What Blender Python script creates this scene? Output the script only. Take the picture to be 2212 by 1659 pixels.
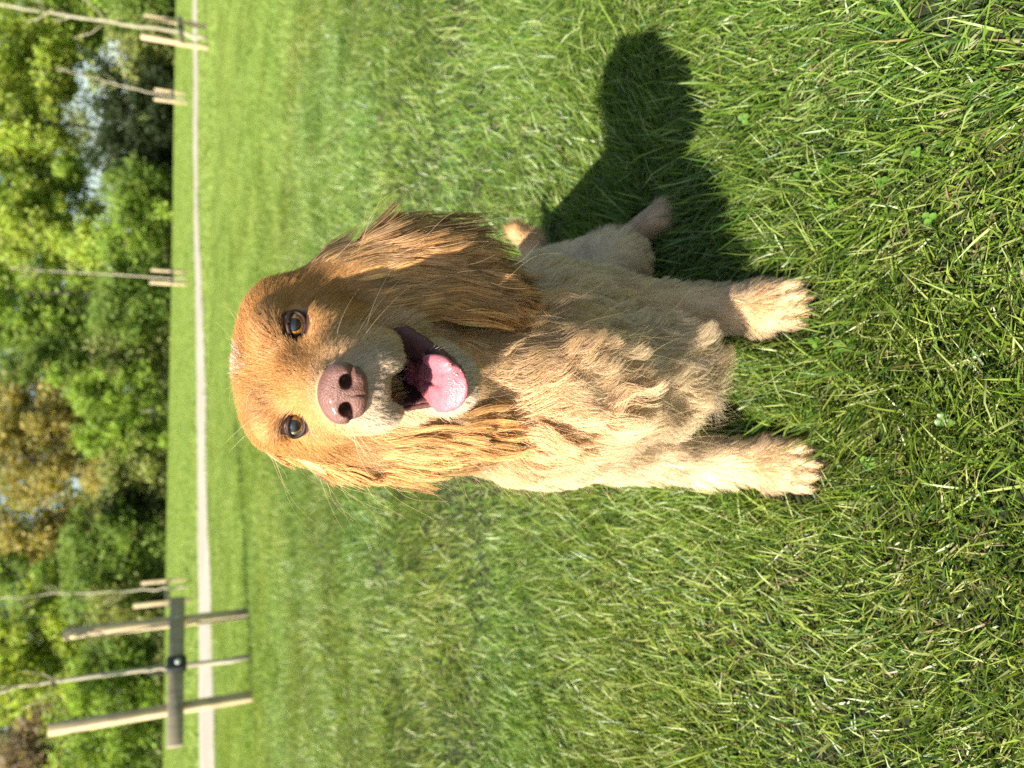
import bpy, bmesh, math, random
import numpy as np
from mathutils import Vector, Matrix, kdtree

SC = bpy.context.scene
COL = SC.collection
for _o in list(bpy.data.objects):
    bpy.data.objects.remove(_o)

# ------------------------------------------------------------------ camera
CAM_H = 0.60
PITCH = math.radians(24.7)
F_PX = 770.0                       # focal length in pixels of the 1024 px long side
cam_d = bpy.data.cameras.new('camera')
cam_d.sensor_fit = 'HORIZONTAL'
cam_d.sensor_width = 36.0
cam_d.lens = 36.0 * F_PX / 1024.0
cam_d.clip_start = 0.01
cam_d.clip_end = 2000.0
cam = bpy.data.objects.new('camera', cam_d)
COL.objects.link(cam)
FWD = Vector((0, math.cos(PITCH), -math.sin(PITCH)))
UPV = Vector((0, math.sin(PITCH), math.cos(PITCH)))
RGT = Vector((1, 0, 0))
CAM = Vector((0, 0, CAM_H))
# the phone was held turned a quarter: picture-right is towards the ground, picture-up is the world's +X
M4 = Matrix.Identity(4)
for i in range(3):
    M4[i][0] = -UPV[i]
    M4[i][1] = RGT[i]
    M4[i][2] = -FWD[i]
    M4[i][3] = CAM[i]
cam.matrix_world = M4
cam_d.dof.use_dof = True
cam_d.dof.focus_distance = 0.56
cam_d.dof.aperture_fstop = cam_d.lens / 3.9
cam_d.dof.aperture_blades = 0
SC.camera = cam

# ------------------------------------------------------------------ sky and sun
SUN_EL = math.radians(44.0)
SUN_AZ = math.atan2(-0.765, -0.645)          # clockwise from +Y, direction TO the sun
world = bpy.data.worlds.new('World')
SC.world = world
world.use_nodes = True
wn = world.node_tree
wn.nodes.clear()
sky = wn.nodes.new('ShaderNodeTexSky')
sky.sky_type = 'NISHITA'
sky.sun_disc = False
sky.sun_elevation = SUN_EL
sky.sun_rotation = SUN_AZ
sky.air_density = 1.0
sky.dust_density = 1.0
bg = wn.nodes.new('ShaderNodeBackground')
bg.inputs['Strength'].default_value = 0.072
wo = wn.nodes.new('ShaderNodeOutputWorld')
wn.links.new(sky.outputs[0], bg.inputs[0])
wn.links.new(bg.outputs[0], wo.inputs[0])
sun_d = bpy.data.lights.new('sun', 'SUN')
sun_d.energy = 5.0
sun_d.angle = math.radians(0.53)
sun_d.color = (1.0, 0.94, 0.84)
sun = bpy.data.objects.new('sun', sun_d)
COL.objects.link(sun)
TO_SUN = Vector((math.sin(SUN_AZ) * math.cos(SUN_EL), math.cos(SUN_AZ) * math.cos(SUN_EL), math.sin(SUN_EL)))
sun.rotation_euler = TO_SUN.to_track_quat('Z', 'Y').to_euler()
sun.location = (-3, -3, 6)

SC.view_settings.view_transform = 'Standard'
SC.view_settings.look = 'None'
SC.view_settings.exposure = 1.5
SC.view_settings.gamma = 1.0
SC.view_settings.use_curve_mapping = False
SC.render.engine = 'CYCLES'
SC.cycles.use_denoising = False
SC.cycles.use_adaptive_sampling = False
SC.cycles.sample_clamp_indirect = 4.0
SC.cycles.sample_clamp_direct = 12.0
SC.cycles.max_bounces = 10
SC.cycles.transparent_max_bounces = 16

# ------------------------------------------------------------------ helpers
RNG = np.random.default_rng(7)


def tag(o, label=None, cat=None, group=None, kind=None):
    if label:
        o['label'] = label
    if cat:
        o['category'] = cat
    if group:
        o['group'] = group
    if kind:
        o['kind'] = kind
    return o


def empty(name, loc):
    o = bpy.data.objects.new(name, None)
    o.empty_display_size = 0.1
    o.location = loc
    COL.objects.link(o)
    return o


def link_mesh(name, me, mat, parent=None):
    """Mesh in world coordinates; parents sit at their own location, so children keep the inverse."""
    if mat is not None:
        me.materials.append(mat)
    o = bpy.data.objects.new(name, me)
    COL.objects.link(o)
    if parent is not None:
        o.parent = parent
        if parent.type == 'EMPTY':
            o.matrix_parent_inverse = Matrix.Translation(-Vector(parent.location))
    return o


def np_mesh(name, verts, faces_flat, sizes, smooth=True):
    """verts (n,3), loops flat indices, loop count per face."""
    me = bpy.data.meshes.new(name)
    verts = np.asarray(verts, np.float32)
    faces_flat = np.asarray(faces_flat, np.int32).ravel()
    sizes = np.asarray(sizes, np.int32)
    me.vertices.add(len(verts))
    me.vertices.foreach_set('co', verts.ravel())
    me.loops.add(len(faces_flat))
    me.loops.foreach_set('vertex_index', faces_flat)
    me.polygons.add(len(sizes))
    starts = np.concatenate(([0], np.cumsum(sizes)[:-1])).astype(np.int32)
    me.polygons.foreach_set('loop_start', starts)
    if smooth:
        me.polygons.foreach_set('use_smooth', np.ones(len(sizes), bool))
    me.update(calc_edges=True)
    return me


def set_col(me, name, cols, domain='POINT'):
    a = me.attributes.new(name, 'FLOAT_COLOR', domain)
    c = np.ones((len(cols), 4), np.float32)
    c[:, :3] = cols
    a.data.foreach_set('color', c.ravel())


def norm(a):
    a = np.asarray(a, float)
    return a / np.maximum(np.linalg.norm(a, axis=-1, keepdims=True), 1e-9)


def tube(path, radii, n=8, cap=True):
    """Swept tube as (verts, flat, sizes)."""
    path = np.asarray(path, float)
    m = len(path)
    radii = np.broadcast_to(np.asarray(radii, float), (m,))
    t = norm(np.gradient(path, axis=0))
    ref = np.array([0, 0, 1.0]) if abs(t[0][2]) < 0.9 else np.array([1.0, 0, 0])
    a = norm(np.cross(t, ref))
    b = np.cross(t, a)
    ang = np.linspace(0, 2 * math.pi, n, endpoint=False)
    v = path[:, None, :] + radii[:, None, None] * (np.cos(ang)[None, :, None] * a[:, None, :] + np.sin(ang)[None, :, None] * b[:, None, :])
    v = v.reshape(-1, 3)
    fl, sz = [], []
    for i in range(m - 1):
        for j in range(n):
            k = (j + 1) % n
            fl += [i * n + j, i * n + k, (i + 1) * n + k, (i + 1) * n + j]
            sz.append(4)
    if cap:
        fl += list(range(n))[::-1]
        sz.append(n)
        fl += [(m - 1) * n + j for j in range(n)]
        sz.append(n)
    return v, fl, sz


class Geo:
    def __init__(self):
        self.v, self.f, self.s, self.n = [], [], [], 0

    def add(self, vfs):
        v, f, s = vfs
        self.v.append(np.asarray(v, float))
        self.f.append(np.asarray(f, int).ravel() + self.n)
        self.s.append(np.asarray(s, int))
        self.n += len(v)
        return self

    def mesh(self, name, smooth=True):
        return np_mesh(name, np.concatenate(self.v), np.concatenate(self.f), np.concatenate(self.s), smooth)


def bevel_box(c, ax, ay, az, hx, hy, hz, bev=0.004, seg=1):
    """Bevelled box mesh verts/faces; axes are unit vectors, half sizes."""
    bm = bmesh.new()
    bmesh.ops.create_cube(bm, size=2.0)
    for v in bm.verts:
        v.co = Vector((v.co.x * hx, v.co.y * hy, v.co.z * hz))
    if bev > 0:
        bmesh.ops.bevel(bm, geom=list(bm.edges), offset=bev, segments=seg, profile=0.5, affect='EDGES')
    A = Matrix((ax, ay, az)).transposed()
    vs = [Vector(c) + A @ v.co for v in bm.verts]
    bm.verts.index_update()
    fl, sz = [], []
    for f in bm.faces:
        fl += [v.index for v in f.verts]
        sz.append(len(f.verts))
    out = (np.array([list(v) for v in vs]), fl, sz)
    bm.free()
    return out


# ------------------------------------------------------------------ terrain
def smoothstep(a, b, x):
    t = np.clip((x - a) / (b - a), 0, 1)
    return t * t * (3 - 2 * t)


def terrain(x, y):
    x = np.asarray(x, float)
    y = np.asarray(y, float)
    yy = np.minimum(y, 90.0)
    xx = 30 * np.tanh(x / 30)
    z = -0.011 * yy - 0.02 * xx + 0.55 * smoothstep(24, 56, y) + 0.0066
    far = smoothstep(2.5, 8, np.hypot(x, y))
    z = z + far * (0.004 * np.sin(x * 0.9 + 0.7) * np.cos(y * 0.7) + 0.002 * np.sin(x * 2.1 - y * 1.3))
    z = z + 0.004 * np.sin(x * 9.1 + 1.0) * np.sin(y * 7.7) * (1 - far)
    z = z + smoothstep(110, 400, y) * 12.0
    return z


def px_dir(u, v):
    """Direction through upright pixel (u right, v down) of the 768x1024 upright frame."""
    return (FWD * F_PX + RGT * (u - 384.0) - UPV * (v - 512.0)).normalized()


def on_ground(u, v):
    d = px_dir(u, v)
    t = 0.2
    while t < 400:
        p = CAM + d * t
        if p.z < float(terrain(p.x, p.y)):
            lo, hi = t / 1.02 - 0.02, t
            for _ in range(30):
                m = (lo + hi) / 2
                p = CAM + d * m
                if p.z < float(terrain(p.x, p.y)):
                    hi = m
                else:
                    lo = m
            return CAM + d * hi
        t = t * 1.02 + 0.01
    return CAM + d * 60


def at_y(u, v, y):
    d = px_dir(u, v)
    return CAM + d * (y / d.y)


def S(x, y):
    """photo coordinates (2212 wide view) -> upright pixel"""
    return 768.0 - y * 0.46293, x * 0.46293


# ------------------------------------------------------------------ materials
def new_mat(name):
    m = bpy.data.materials.new(name)
    m.use_nodes = True
    nt = m.node_tree
    nt.nodes.clear()
    out = nt.nodes.new('ShaderNodeOutputMaterial')
    return m, nt, out


def N(nt, t, **kw):
    n = nt.nodes.new(t)
    for k, v in kw.items():
        if k in n.inputs.keys() if hasattr(n.inputs, 'keys') else False:
            n.inputs[k].default_value = v
        else:
            setattr(n, k, v)
    return n


def ramp(nt, fac, stops):
    r = nt.nodes.new('ShaderNodeValToRGB')
    e = r.color_ramp.elements
    while len(e) < len(stops):
        e.new(0.5)
    for i, (p, c) in enumerate(stops):
        e[i].position = p
        e[i].color = (c[0], c[1], c[2], 1)
    nt.links.new(fac, r.inputs[0])
    return r.outputs[0]


def noise(nt, scale, detail=4, vec=None, rough=0.55):
    n = nt.nodes.new('ShaderNodeTexNoise')
    n.inputs['Scale'].default_value = scale
    n.inputs['Detail'].default_value = detail
    n.inputs['Roughness'].default_value = rough
    if vec is not None:
        nt.links.new(vec, n.inputs['Vector'])
    return n.outputs['Fac']


def mixc(nt, fac, a, b, mode='MIX'):
    m = nt.nodes.new('ShaderNodeMix')
    m.data_type = 'RGBA'
    m.blend_type = mode
    for s, val in ((m.inputs[0], fac), (m.inputs[6], a), (m.inputs[7], b)):
        if hasattr(val, 'is_output'):
            nt.links.new(val, s)
        elif isinstance(val, (int, float)):
            s.default_value = val
        else:
            s.default_value = (*val, 1)
    return m.outputs[2]


def leaf_mat(name, attr='Col', trans=0.35, rough=0.5, spec=0.4):
    m, nt, out = new_mat(name)
    at = nt.nodes.new('ShaderNodeAttribute')
    at.attribute_name = attr
    p = nt.nodes.new('ShaderNodeBsdfPrincipled')
    p.inputs['Roughness'].default_value = rough
    p.inputs['Specular IOR Level'].default_value = spec
    nt.links.new(at.outputs['Color'], p.inputs['Base Color'])
    tr = nt.nodes.new('ShaderNodeBsdfTranslucent')
    tc = mixc(nt, 1.0, at.outputs['Color'], (1.25, 1.25, 0.55), 'MULTIPLY')
    nt.links.new(tc, tr.inputs['Color'])
    mx = nt.nodes.new('ShaderNodeMixShader')
    mx.inputs[0].default_value = trans
    nt.links.new(p.outputs[0], mx.inputs[1])
    nt.links.new(tr.outputs[0], mx.inputs[2])
    nt.links.new(mx.outputs[0], out.inputs[0])
    return m


def bark_mat(name, c1, c2, scale=18, rough=0.85):
    m, nt, out = new_mat(name)
    tc = nt.nodes.new('ShaderNodeTexCoord')
    mp = nt.nodes.new('ShaderNodeMapping')
    mp.inputs['Scale'].default_value = (1, 1, 0.2)
    nt.links.new(tc.outputs['Object'], mp.inputs[0])
    f = noise(nt, scale, 6, mp.outputs[0])
    c = ramp(nt, f, [(0.3, c1), (0.7, c2)])
    p = nt.nodes.new('ShaderNodeBsdfPrincipled')
    p.inputs['Roughness'].default_value = rough
    nt.links.new(c, p.inputs['Base Color'])
    b = nt.nodes.new('ShaderNodeBump')
    b.inputs['Strength'].default_value = 0.5
    b.inputs['Distance'].default_value = 0.01
    nt.links.new(f, b.inputs['Height'])
    nt.links.new(b.outputs[0], p.inputs['Normal'])
    nt.links.new(p.outputs[0], out.inputs[0])
    return m


# ground material: dark soil and thatch under the blades near by, short turf farther out
GM, nt, out = new_mat('ground_turf')
tc = nt.nodes.new('ShaderNodeTexCoord')
P3 = tc.outputs['Object']
soil = ramp(nt, noise(nt, 60, 6, P3), [(0.3, (0.012, 0.016, 0.006)), (0.55, (0.024, 0.034, 0.010)), (0.75, (0.045, 0.060, 0.016))])
g1 = ramp(nt, noise(nt, 2.2, 6, P3, 0.65), [(0.3, (0.150, 0.205, 0.034)), (0.5, (0.205, 0.260, 0.050)), (0.72, (0.260, 0.305, 0.076))])
g2 = ramp(nt, noise(nt, 45, 4, P3, 0.7), [(0.25, (0.07, 0.11, 0.016)), (0.6, (0.16, 0.22, 0.04)), (0.85, (0.24, 0.28, 0.08))])
turf = mixc(nt, 0.45, g1, g2)
g3 = ramp(nt, noise(nt, 0.35, 3, P3), [(0.35, (0.75, 0.9, 0.8)), (0.65, (1.15, 1.1, 0.95))])
turf = mixc(nt, 1.0, turf, g3, 'MULTIPLY')
ln = nt.nodes.new('ShaderNodeVectorMath')
ln.operation = 'LENGTH'
nt.links.new(P3, ln.inputs[0])
mr = nt.nodes.new('ShaderNodeMapRange')
mr.inputs[1].default_value = 2.0
mr.inputs[2].default_value = 7.0
nt.links.new(ln.outputs['Value'], mr.inputs[0])
gc = mixc(nt, mr.outputs[0], soil, turf)
p = nt.nodes.new('ShaderNodeBsdfPrincipled')
p.inputs['Roughness'].default_value = 0.9
p.inputs['Specular IOR Level'].default_value = 0.2
nt.links.new(gc, p.inputs['Base Color'])
b = nt.nodes.new('ShaderNodeBump')
b.inputs['Strength'].default_value = 0.6
b.inputs['Distance'].default_value = 0.02
nt.links.new(noise(nt, 40, 5, P3), b.inputs['Height'])
nt.links.new(b.outputs[0], p.inputs['Normal'])
nt.links.new(p.outputs[0], out.inputs[0])


def ground_mesh():
    ys = np.concatenate((-np.geomspace(60, 0.5, 14), np.linspace(-0.3, 3, 60), np.geomspace(3.1, 900, 110)))
    xs = np.concatenate((-np.geomspace(900, 2.1, 60), np.linspace(-2, 2, 60), np.geomspace(2.1, 900, 60)))
    X, Y = np.meshgrid(xs, ys)
    Z = terrain(X, Y)
    nx, ny = len(xs), len(ys)
    idx = np.arange(nx * ny).reshape(ny, nx)
    q = np.stack([idx[:-1, :-1], idx[:-1, 1:], idx[1:, 1:], idx[1:, :-1]], -1).reshape(-1, 4)
    return np_mesh('ground', np.stack([X, Y, Z], -1).reshape(-1, 3), q, np.full(len(q), 4))


ground = link_mesh('ground', ground_mesh(), GM)
tag(ground, 'wide lawn under the short grass, sloping gently to the trees', kind='structure')

# gravel path: edges read off the photograph and dropped onto the terrain
near_s = [(478, 2100), (470, 1790), (467, 1659), (463, 1450), (458, 1260), (452, 1150), (446.5, 1000), (447, 900), (446, 830), (441, 720), (439, 640), (434, 560), (429, 460), (428, 330), (429, 200), (427.5, 90), (426.5, 0), (425.5, -130), (424.5, -300)]
far_s = [(434, 2100), (433, 1790), (432, 1659), (431, 1450), (430, 1260), (429, 1150), (428, 1000), (427, 900), (426, 830), (424.5, 720), (423, 640), (421.5, 560), (420, 460), (419, 330), (418.5, 200), (418, 90), (417.5, 0), (417, -130), (416.5, -300)]


def path_mesh():
    a = np.array([list(on_ground(*S(*q))) for q in near_s])
    b_ = np.array([list(on_ground(*S(*q))) for q in far_s])
    t = np.linspace(0, len(a) - 1, 130)
    k = np.arange(len(a))
    A = np.stack([np.interp(t, k, a[:, i]) for i in range(3)], -1)
    B = np.stack([np.interp(t, k, b_[:, i]) for i in range(3)], -1)
    rows = []
    rr = np.random.default_rng(3)
    w1 = rr.normal(0, 0.12, len(t)) + 0.10 * np.sin(np.arange(len(t)) * 0.55)
    w2 = rr.normal(0, 0.16, len(t)) + 0.12 * np.sin(np.arange(len(t)) * 0.41)
    for j, s in enumerate(np.linspace(0, 1, 9)):
        Pn = A + (B - A) * s
        if j == 0:
            Pn[:, 1] += w1
        if j == 8:
            Pn[:, 1] += w2
        Pn[:, 2] = terrain(Pn[:, 0], Pn[:, 1]) + 0.012 + 0.01 * math.sin(s * math.pi)
        rows.append(Pn)
    V = np.stack(rows, 0)
    idx = np.arange(9 * len(t)).reshape(9, len(t))
    q = np.stack([idx[:-1, :-1], idx[:-1, 1:], idx[1:, 1:], idx[1:, :-1]], -1).reshape(-1, 4)
    return np_mesh('path', V.reshape(-1, 3), q, np.full(len(q), 4)), A, B


PM, nt, out = new_mat('pale_gravel')
tc = nt.nodes.new('ShaderNodeTexCoord')
P3 = tc.outputs['Object']
c1 = ramp(nt, noise(nt, 30, 5, P3, 0.7), [(0.3, (0.19, 0.165, 0.125)), (0.5, (0.31, 0.28, 0.225)), (0.75, (0.42, 0.39, 0.32))])
c2 = ramp(nt, noise(nt, 0.9, 4, P3), [(0.3, (0.8, 0.78, 0.72)), (0.7, (1.1, 1.08, 1.02))])
p = nt.nodes.new('ShaderNodeBsdfPrincipled')
p.inputs['Roughness'].default_value = 0.95
nt.links.new(mixc(nt, 1.0, c1, c2, 'MULTIPLY'), p.inputs['Base Color'])
nt.links.new(p.outputs[0], out.inputs[0])
_pm, PATH_A, PATH_B = path_mesh()
path = link_mesh('path', _pm, PM)
tag(path, 'pale gravel path crossing the field in front of the trees', kind='structure')


def on_path(x, y, m=0.0):
    """inside the path band (rows follow increasing X)"""
    ya = np.interp(x, PATH_A[:, 0], PATH_A[:, 1])
    yb = np.interp(x, PATH_B[:, 0], PATH_B[:, 1])
    return (y > ya - m) & (y < yb + m)


# ------------------------------------------------------------------ grass
def vnoise(x, y, scale, seed):
    """cheap smooth value noise in numpy, 0..1"""
    r = np.random.default_rng(seed).random((64, 64))
    fx, fy = x * scale, y * scale
    ix, iy = np.floor(fx).astype(int), np.floor(fy).astype(int)
    tx, ty = fx - ix, fy - iy
    tx, ty = tx * tx * (3 - 2 * tx), ty * ty * (3 - 2 * ty)
    g = lambda a, b: r[a % 64, b % 64]
    return (g(ix, iy) * (1 - tx) + g(ix + 1, iy) * tx) * (1 - ty) + (g(ix, iy + 1) * (1 - tx) + g(ix + 1, iy + 1) * tx) * ty


def blades(px, py, length, width, lean, azim, curl, cols, segs, rng, sink=0.004, roll=None):
    """px.. arrays; returns mesh arrays of flat bent blades with segs quads+tip."""
    n = len(px)
    pz = terrain(px, py) - sink
    base = np.stack([px, py, pz], -1)
    d = np.stack([np.cos(azim), np.sin(azim), np.zeros(n)], -1)
    side0 = np.stack([-np.sin(azim), np.cos(azim), np.zeros(n)], -1)
    up = np.array([0, 0, 1.0])
    if roll is None:
        roll = rng.normal(0, 0.9, n)
    rows = []
    m = segs + 1
    p_ = base.copy()
    V = np.zeros((n, 2 * segs + 1, 3))
    C = np.zeros((n, 2 * segs + 1, 3))
    step = length / segs
    wprof = [1.0, 0.95, 0.75, 0.45] if segs == 4 else ([1.0, 0.9, 0.6] if segs == 3 else ([1.0, 0.75] if segs == 2 else [1.0]))
    for k in range(segs + 1):
        th = lean + curl * k / segs
        T = d * np.sin(th)[:, None] + up * np.cos(th)[:, None]
        nrm = -d * np.cos(th)[:, None] + up * np.sin(th)[:, None]
        sd = side0 * np.cos(roll)[:, None] + nrm * np.sin(roll)[:, None]
        sh = 0.45 + 0.55 * min(1, k / segs * 1.6)
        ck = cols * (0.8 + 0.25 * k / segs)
        if k < segs:
            w = (width * wprof[k] * 0.5)[:, None]
            V[:, 2 * k] = p_ - sd * w
            V[:, 2 * k + 1] = p_ + sd * w
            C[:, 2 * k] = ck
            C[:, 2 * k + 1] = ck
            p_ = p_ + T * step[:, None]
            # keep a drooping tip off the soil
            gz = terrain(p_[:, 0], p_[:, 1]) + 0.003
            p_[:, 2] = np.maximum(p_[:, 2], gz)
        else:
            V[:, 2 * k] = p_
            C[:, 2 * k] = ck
    nv = 2 * segs + 1
    off = (np.arange(n) * nv)[:, None]
    fl = []
    quads = np.array([[2 * k, 2 * k + 1, 2 * k + 3, 2 * k + 2] for k in range(segs - 1)]).reshape(-1)
    tri = np.array([2 * (segs - 1), 2 * (segs - 1) + 1, 2 * segs])
    pat = np.concatenate((quads, tri)).astype(int)
    flat = (off + pat[None, :]).ravel()
    sizes = np.tile(np.array([4] * (segs - 1) + [3]), n)
    return V.reshape(-1, 3), flat, sizes, C.reshape(-1, 3)


GRASS_MAT = leaf_mat('grass_blade', trans=0.33, rough=0.40, spec=0.42)
FAR_GRASS = leaf_mat('grass_far', trans=0.38, rough=0.6, spec=0.15)
PALETTE = np.array([(0.088, 0.162, 0.015), (0.132, 0.215, 0.022), (0.182, 0.266, 0.033), (0.226, 0.296, 0.053), (0.062, 0.136, 0.022), (0.300, 0.350, 0.115)])
STRAW = np.array([(0.30, 0.26, 0.11), (0.25, 0.20, 0.08), (0.20, 0.13, 0.05)])


# ground pressed flat under the dog's feet and rump
TRODDEN = [(0.083, 0.622, 0.034, 0.056), (-0.085, 0.610, 0.034, 0.056), (0.208, 0.845, 0.026, 0.045), (0.06, 0.98, 0.10, 0.12), (0.245, 1.12, 0.025, 0.025)]


def grass_band(name, y0, y1, dens, lmin, lmax, wmin, wmax, segs, seed, straw=0.05, lean_mu=0.75, margin=0.45, col_gain=1.0, patch=True, fade_in=0.0, fade_out=0.0, inner=None):
    r = np.random.default_rng(seed)
    ymax_w = 0.56 * (y1 + 0.3) + margin
    area = (y1 - y0) * 2 * ymax_w
    n = int(area * dens)
    x = r.uniform(-ymax_w, ymax_w, n)
    y = r.uniform(y0, y1, n)
    keep = np.abs(x) < 0.56 * (y + 0.3) + margin
    keep &= ~on_path(x, y, 0.0)
    if inner is not None:
        keep &= np.abs(x) > 0.56 * (y + 0.3) + inner
    if fade_in:
        keep &= r.random(n) < smoothstep(y0, y0 + fade_in, y)
    if fade_out:
        keep &= r.random(n) > smoothstep(y1 - fade_out, y1, y)
    if patch:
        # thin, worn spots where soil shows, as at the picture's right edge
        t = vnoise(x, y, 5.0, 11) * 0.6 + vnoise(x, y, 13.0, 12) * 0.4
        worn = np.clip((t - 0.56) * 6, 0, 1)
        bare = np.exp(-(((x - 0.40) / 0.20) ** 2 + ((y - 0.42) / 0.16) ** 2))
        worn = np.maximum(worn * 0.5, np.clip(bare * 1.1, 0, 0.80) * (0.25 + 0.6 * (t > 0.50)))
        keep &= r.random(n) > worn
    for cx, cy, rx, ry in TRODDEN:
        keep &= ((x - cx) / rx) ** 2 + ((y - cy) / ry) ** 2 > 1
    x, y = x[keep], y[keep]
    n = len(x)
    # gather blades into tufts
    tx = vnoise(x, y, 17, 21) - 0.5
    ty = vnoise(x, y, 17, 22) - 0.5
    fl = np.arctan2(vnoise(x, y, 3.1, 31) - 0.5, vnoise(x, y, 3.1, 32) - 0.5)
    az = fl + r.normal(0, 1.15, n)
    for cx, cy, rx, ry in TRODDEN:                     # blades beside a paw are pushed outwards
        q = ((x - cx) / (rx * 1.5)) ** 2 + ((y - cy) / (ry * 1.4)) ** 2 < 1
        az[q] = np.arctan2(y[q] - cy, x[q] - cx) + r.normal(0, 0.6, q.sum())
    hgt = 0.55 + 0.9 * vnoise(x, y, 7.0, 41)
    L = r.uniform(lmin, lmax, n) * hgt
    L *= np.where(r.random(n) < 0.07, 1.5, 1.0)
    W = r.uniform(wmin, wmax, n)
    lean = np.clip(r.normal(lean_mu, 0.42, n), 0.0, 1.45)
    curl = r.normal(0.45, 0.5, n)
    ci = r.integers(0, len(PALETTE), n)
    cols = PALETTE[ci] * r.uniform(0.8, 1.25, (n, 1))
    tone = vnoise(x, y, 1.6, 51) * 0.6 + vnoise(x, y, 6.0, 52) * 0.4
    cols = cols * (1 + (tone - 0.5) * 0.40 / (1 + y / 5))[:, None]
    cols[:, 0] *= 0.88 + 0.28 * vnoise(x, y, 2.3, 53)
    st = r.random(n) < straw
    cols[st] = STRAW[r.integers(0, 3, st.sum())] * r.uniform(0.7, 1.2, (st.sum(), 1))
    lean[st] = np.clip(lean[st] + 0.5, 0, 1.5)
    cols = cols * col_gain
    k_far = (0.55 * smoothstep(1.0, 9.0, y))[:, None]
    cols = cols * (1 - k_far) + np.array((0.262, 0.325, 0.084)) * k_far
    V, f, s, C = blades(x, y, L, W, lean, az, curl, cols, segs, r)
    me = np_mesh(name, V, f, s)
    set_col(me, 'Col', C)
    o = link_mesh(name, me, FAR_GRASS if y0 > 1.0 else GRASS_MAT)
    return o


tag(grass_band('grass', 0.26, 1.70, 92000, 0.020, 0.053, 0.0012, 0.0028, 3, 101, straw=0.05, lean_mu=0.88, margin=0.14, fade_out=0.80),
    'tangled green grass blades around the dog with straw bits', kind='stuff')
tag(grass_band('grass', 0.95, 5.2, 16000, 0.024, 0.052, 0.0018, 0.0038, 2, 102, fade_in=0.9, fade_out=1.8, straw=0.04, lean_mu=0.85, margin=0.6, col_gain=1.05),
    'lawn grass behind the dog out to the middle of the field', kind='stuff')
tag(grass_band('grass', 3.4, 13.5, 4600, 0.030, 0.06, 0.004, 0.008, 1, 103, fade_in=1.8, fade_out=1.5, straw=0.03, lean_mu=0.85, patch=False, col_gain=1.15),
    'blurred lawn grass up to the gravel path', kind='stuff')
tag(grass_band('grass', 12.0, 50, 110, 0.04, 0.08, 0.02, 0.05, 1, 104, straw=0.02, lean_mu=0.9, patch=False, col_gain=1.2),
    'short far grass beside and beyond the gravel path', kind='stuff')


tag(grass_band('grass', 0.05, 1.70, 26000, 0.022, 0.055, 0.0018, 0.0036, 2, 105, straw=0.05, lean_mu=0.88, margin=0.75, fade_out=0.8, inner=0.12),
    'lawn grass beside the patch the dog sits on', kind='stuff')


def thatch():
    """dry bits and short dead stems lying low between the blades"""
    r = np.random.default_rng(66)
    n = 16000
    y = r.uniform(0.22, 1.9, n)
    x = r.uniform(-1, 1, n) * (0.56 * (y + 0.3) + 0.3)
    cols = np.array((0.26, 0.225, 0.10)) * r.uniform(0.35, 1.2, (n, 1))
    V, f, s_, C = blades(x, y, r.uniform(0.008, 0.028, n), r.uniform(0.0008, 0.0022, n), r.uniform(1.2, 1.57, n), r.uniform(0, 6.28, n), r.normal(0, 0.3, n), cols, 1, r, -0.004)
    me = np_mesh('thatch', V, f, s_)
    set_col(me, 'Col', C)
    return link_mesh('thatch', me, FAR_GRASS)


tag(thatch(), 'dry dead grass bits lying between the green blades', kind='stuff')


def clover():
    r = np.random.default_rng(77)
    g_v, g_f, g_s, g_c = [], [], [], []
    k = 0
    for _ in range(220):
        y = r.uniform(0.3, 2.2)
        x = r.uniform(-1, 1) * (0.56 * (y + 0.3) + 0.2)
        if vnoise(np.array([x]), np.array([y]), 3.5, 91)[0] < 0.52:
            continue
        z = float(terrain(x, y)) + r.uniform(0.008, 0.024)
        a0 = r.uniform(0, 6.28)
        R = r.uniform(0.0025, 0.0045)
        c = np.array((0.085, 0.17, 0.020)) * r.uniform(0.8, 1.4)
        tilt = r.normal(0, 0.3, 2)
        for q in range(3):
            a = a0 + q * 2.094
            cx, cy = math.cos(a) * R, math.sin(a) * R
            n = 8
            ring = [(cx + R * 0.95 * math.cos(t) * (1 if abs(t) > 0.3 else 0.86), cy + R * 0.95 * math.sin(t)) for t in np.linspace(-math.pi, math.pi, n, endpoint=False)]
            vs = [(x + cx, y + cy, z - 0.0012 + cx * tilt[0] + cy * tilt[1])] + [(x + u, y + w, z + u * tilt[0] + w * tilt[1]) for u, w in ring]
            g_v += vs
            for j in range(n):
                g_f += [k, k + 1 + j, k + 1 + (j + 1) % n]
                g_s.append(3)
            g_c += [c * 1.15] + [c] * n
            k += n + 1
        # stalk
        g_v += [(x - 0.0005, y, z - 0.0015), (x + 0.0005, y, z - 0.0015), (x, y, float(terrain(x, y)) - 0.003)]
        g_f += [k, k + 1, k + 2]
        g_s.append(3)
        g_c += [c] * 3
        k += 3
    me = np_mesh('clover', np.array(g_v), g_f, g_s)
    set_col(me, 'Col', np.array(g_c))
    return link_mesh('clover', me, GRASS_MAT)


tag(clover(), 'small round clover leaves scattered low in the lawn', kind='stuff')
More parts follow.
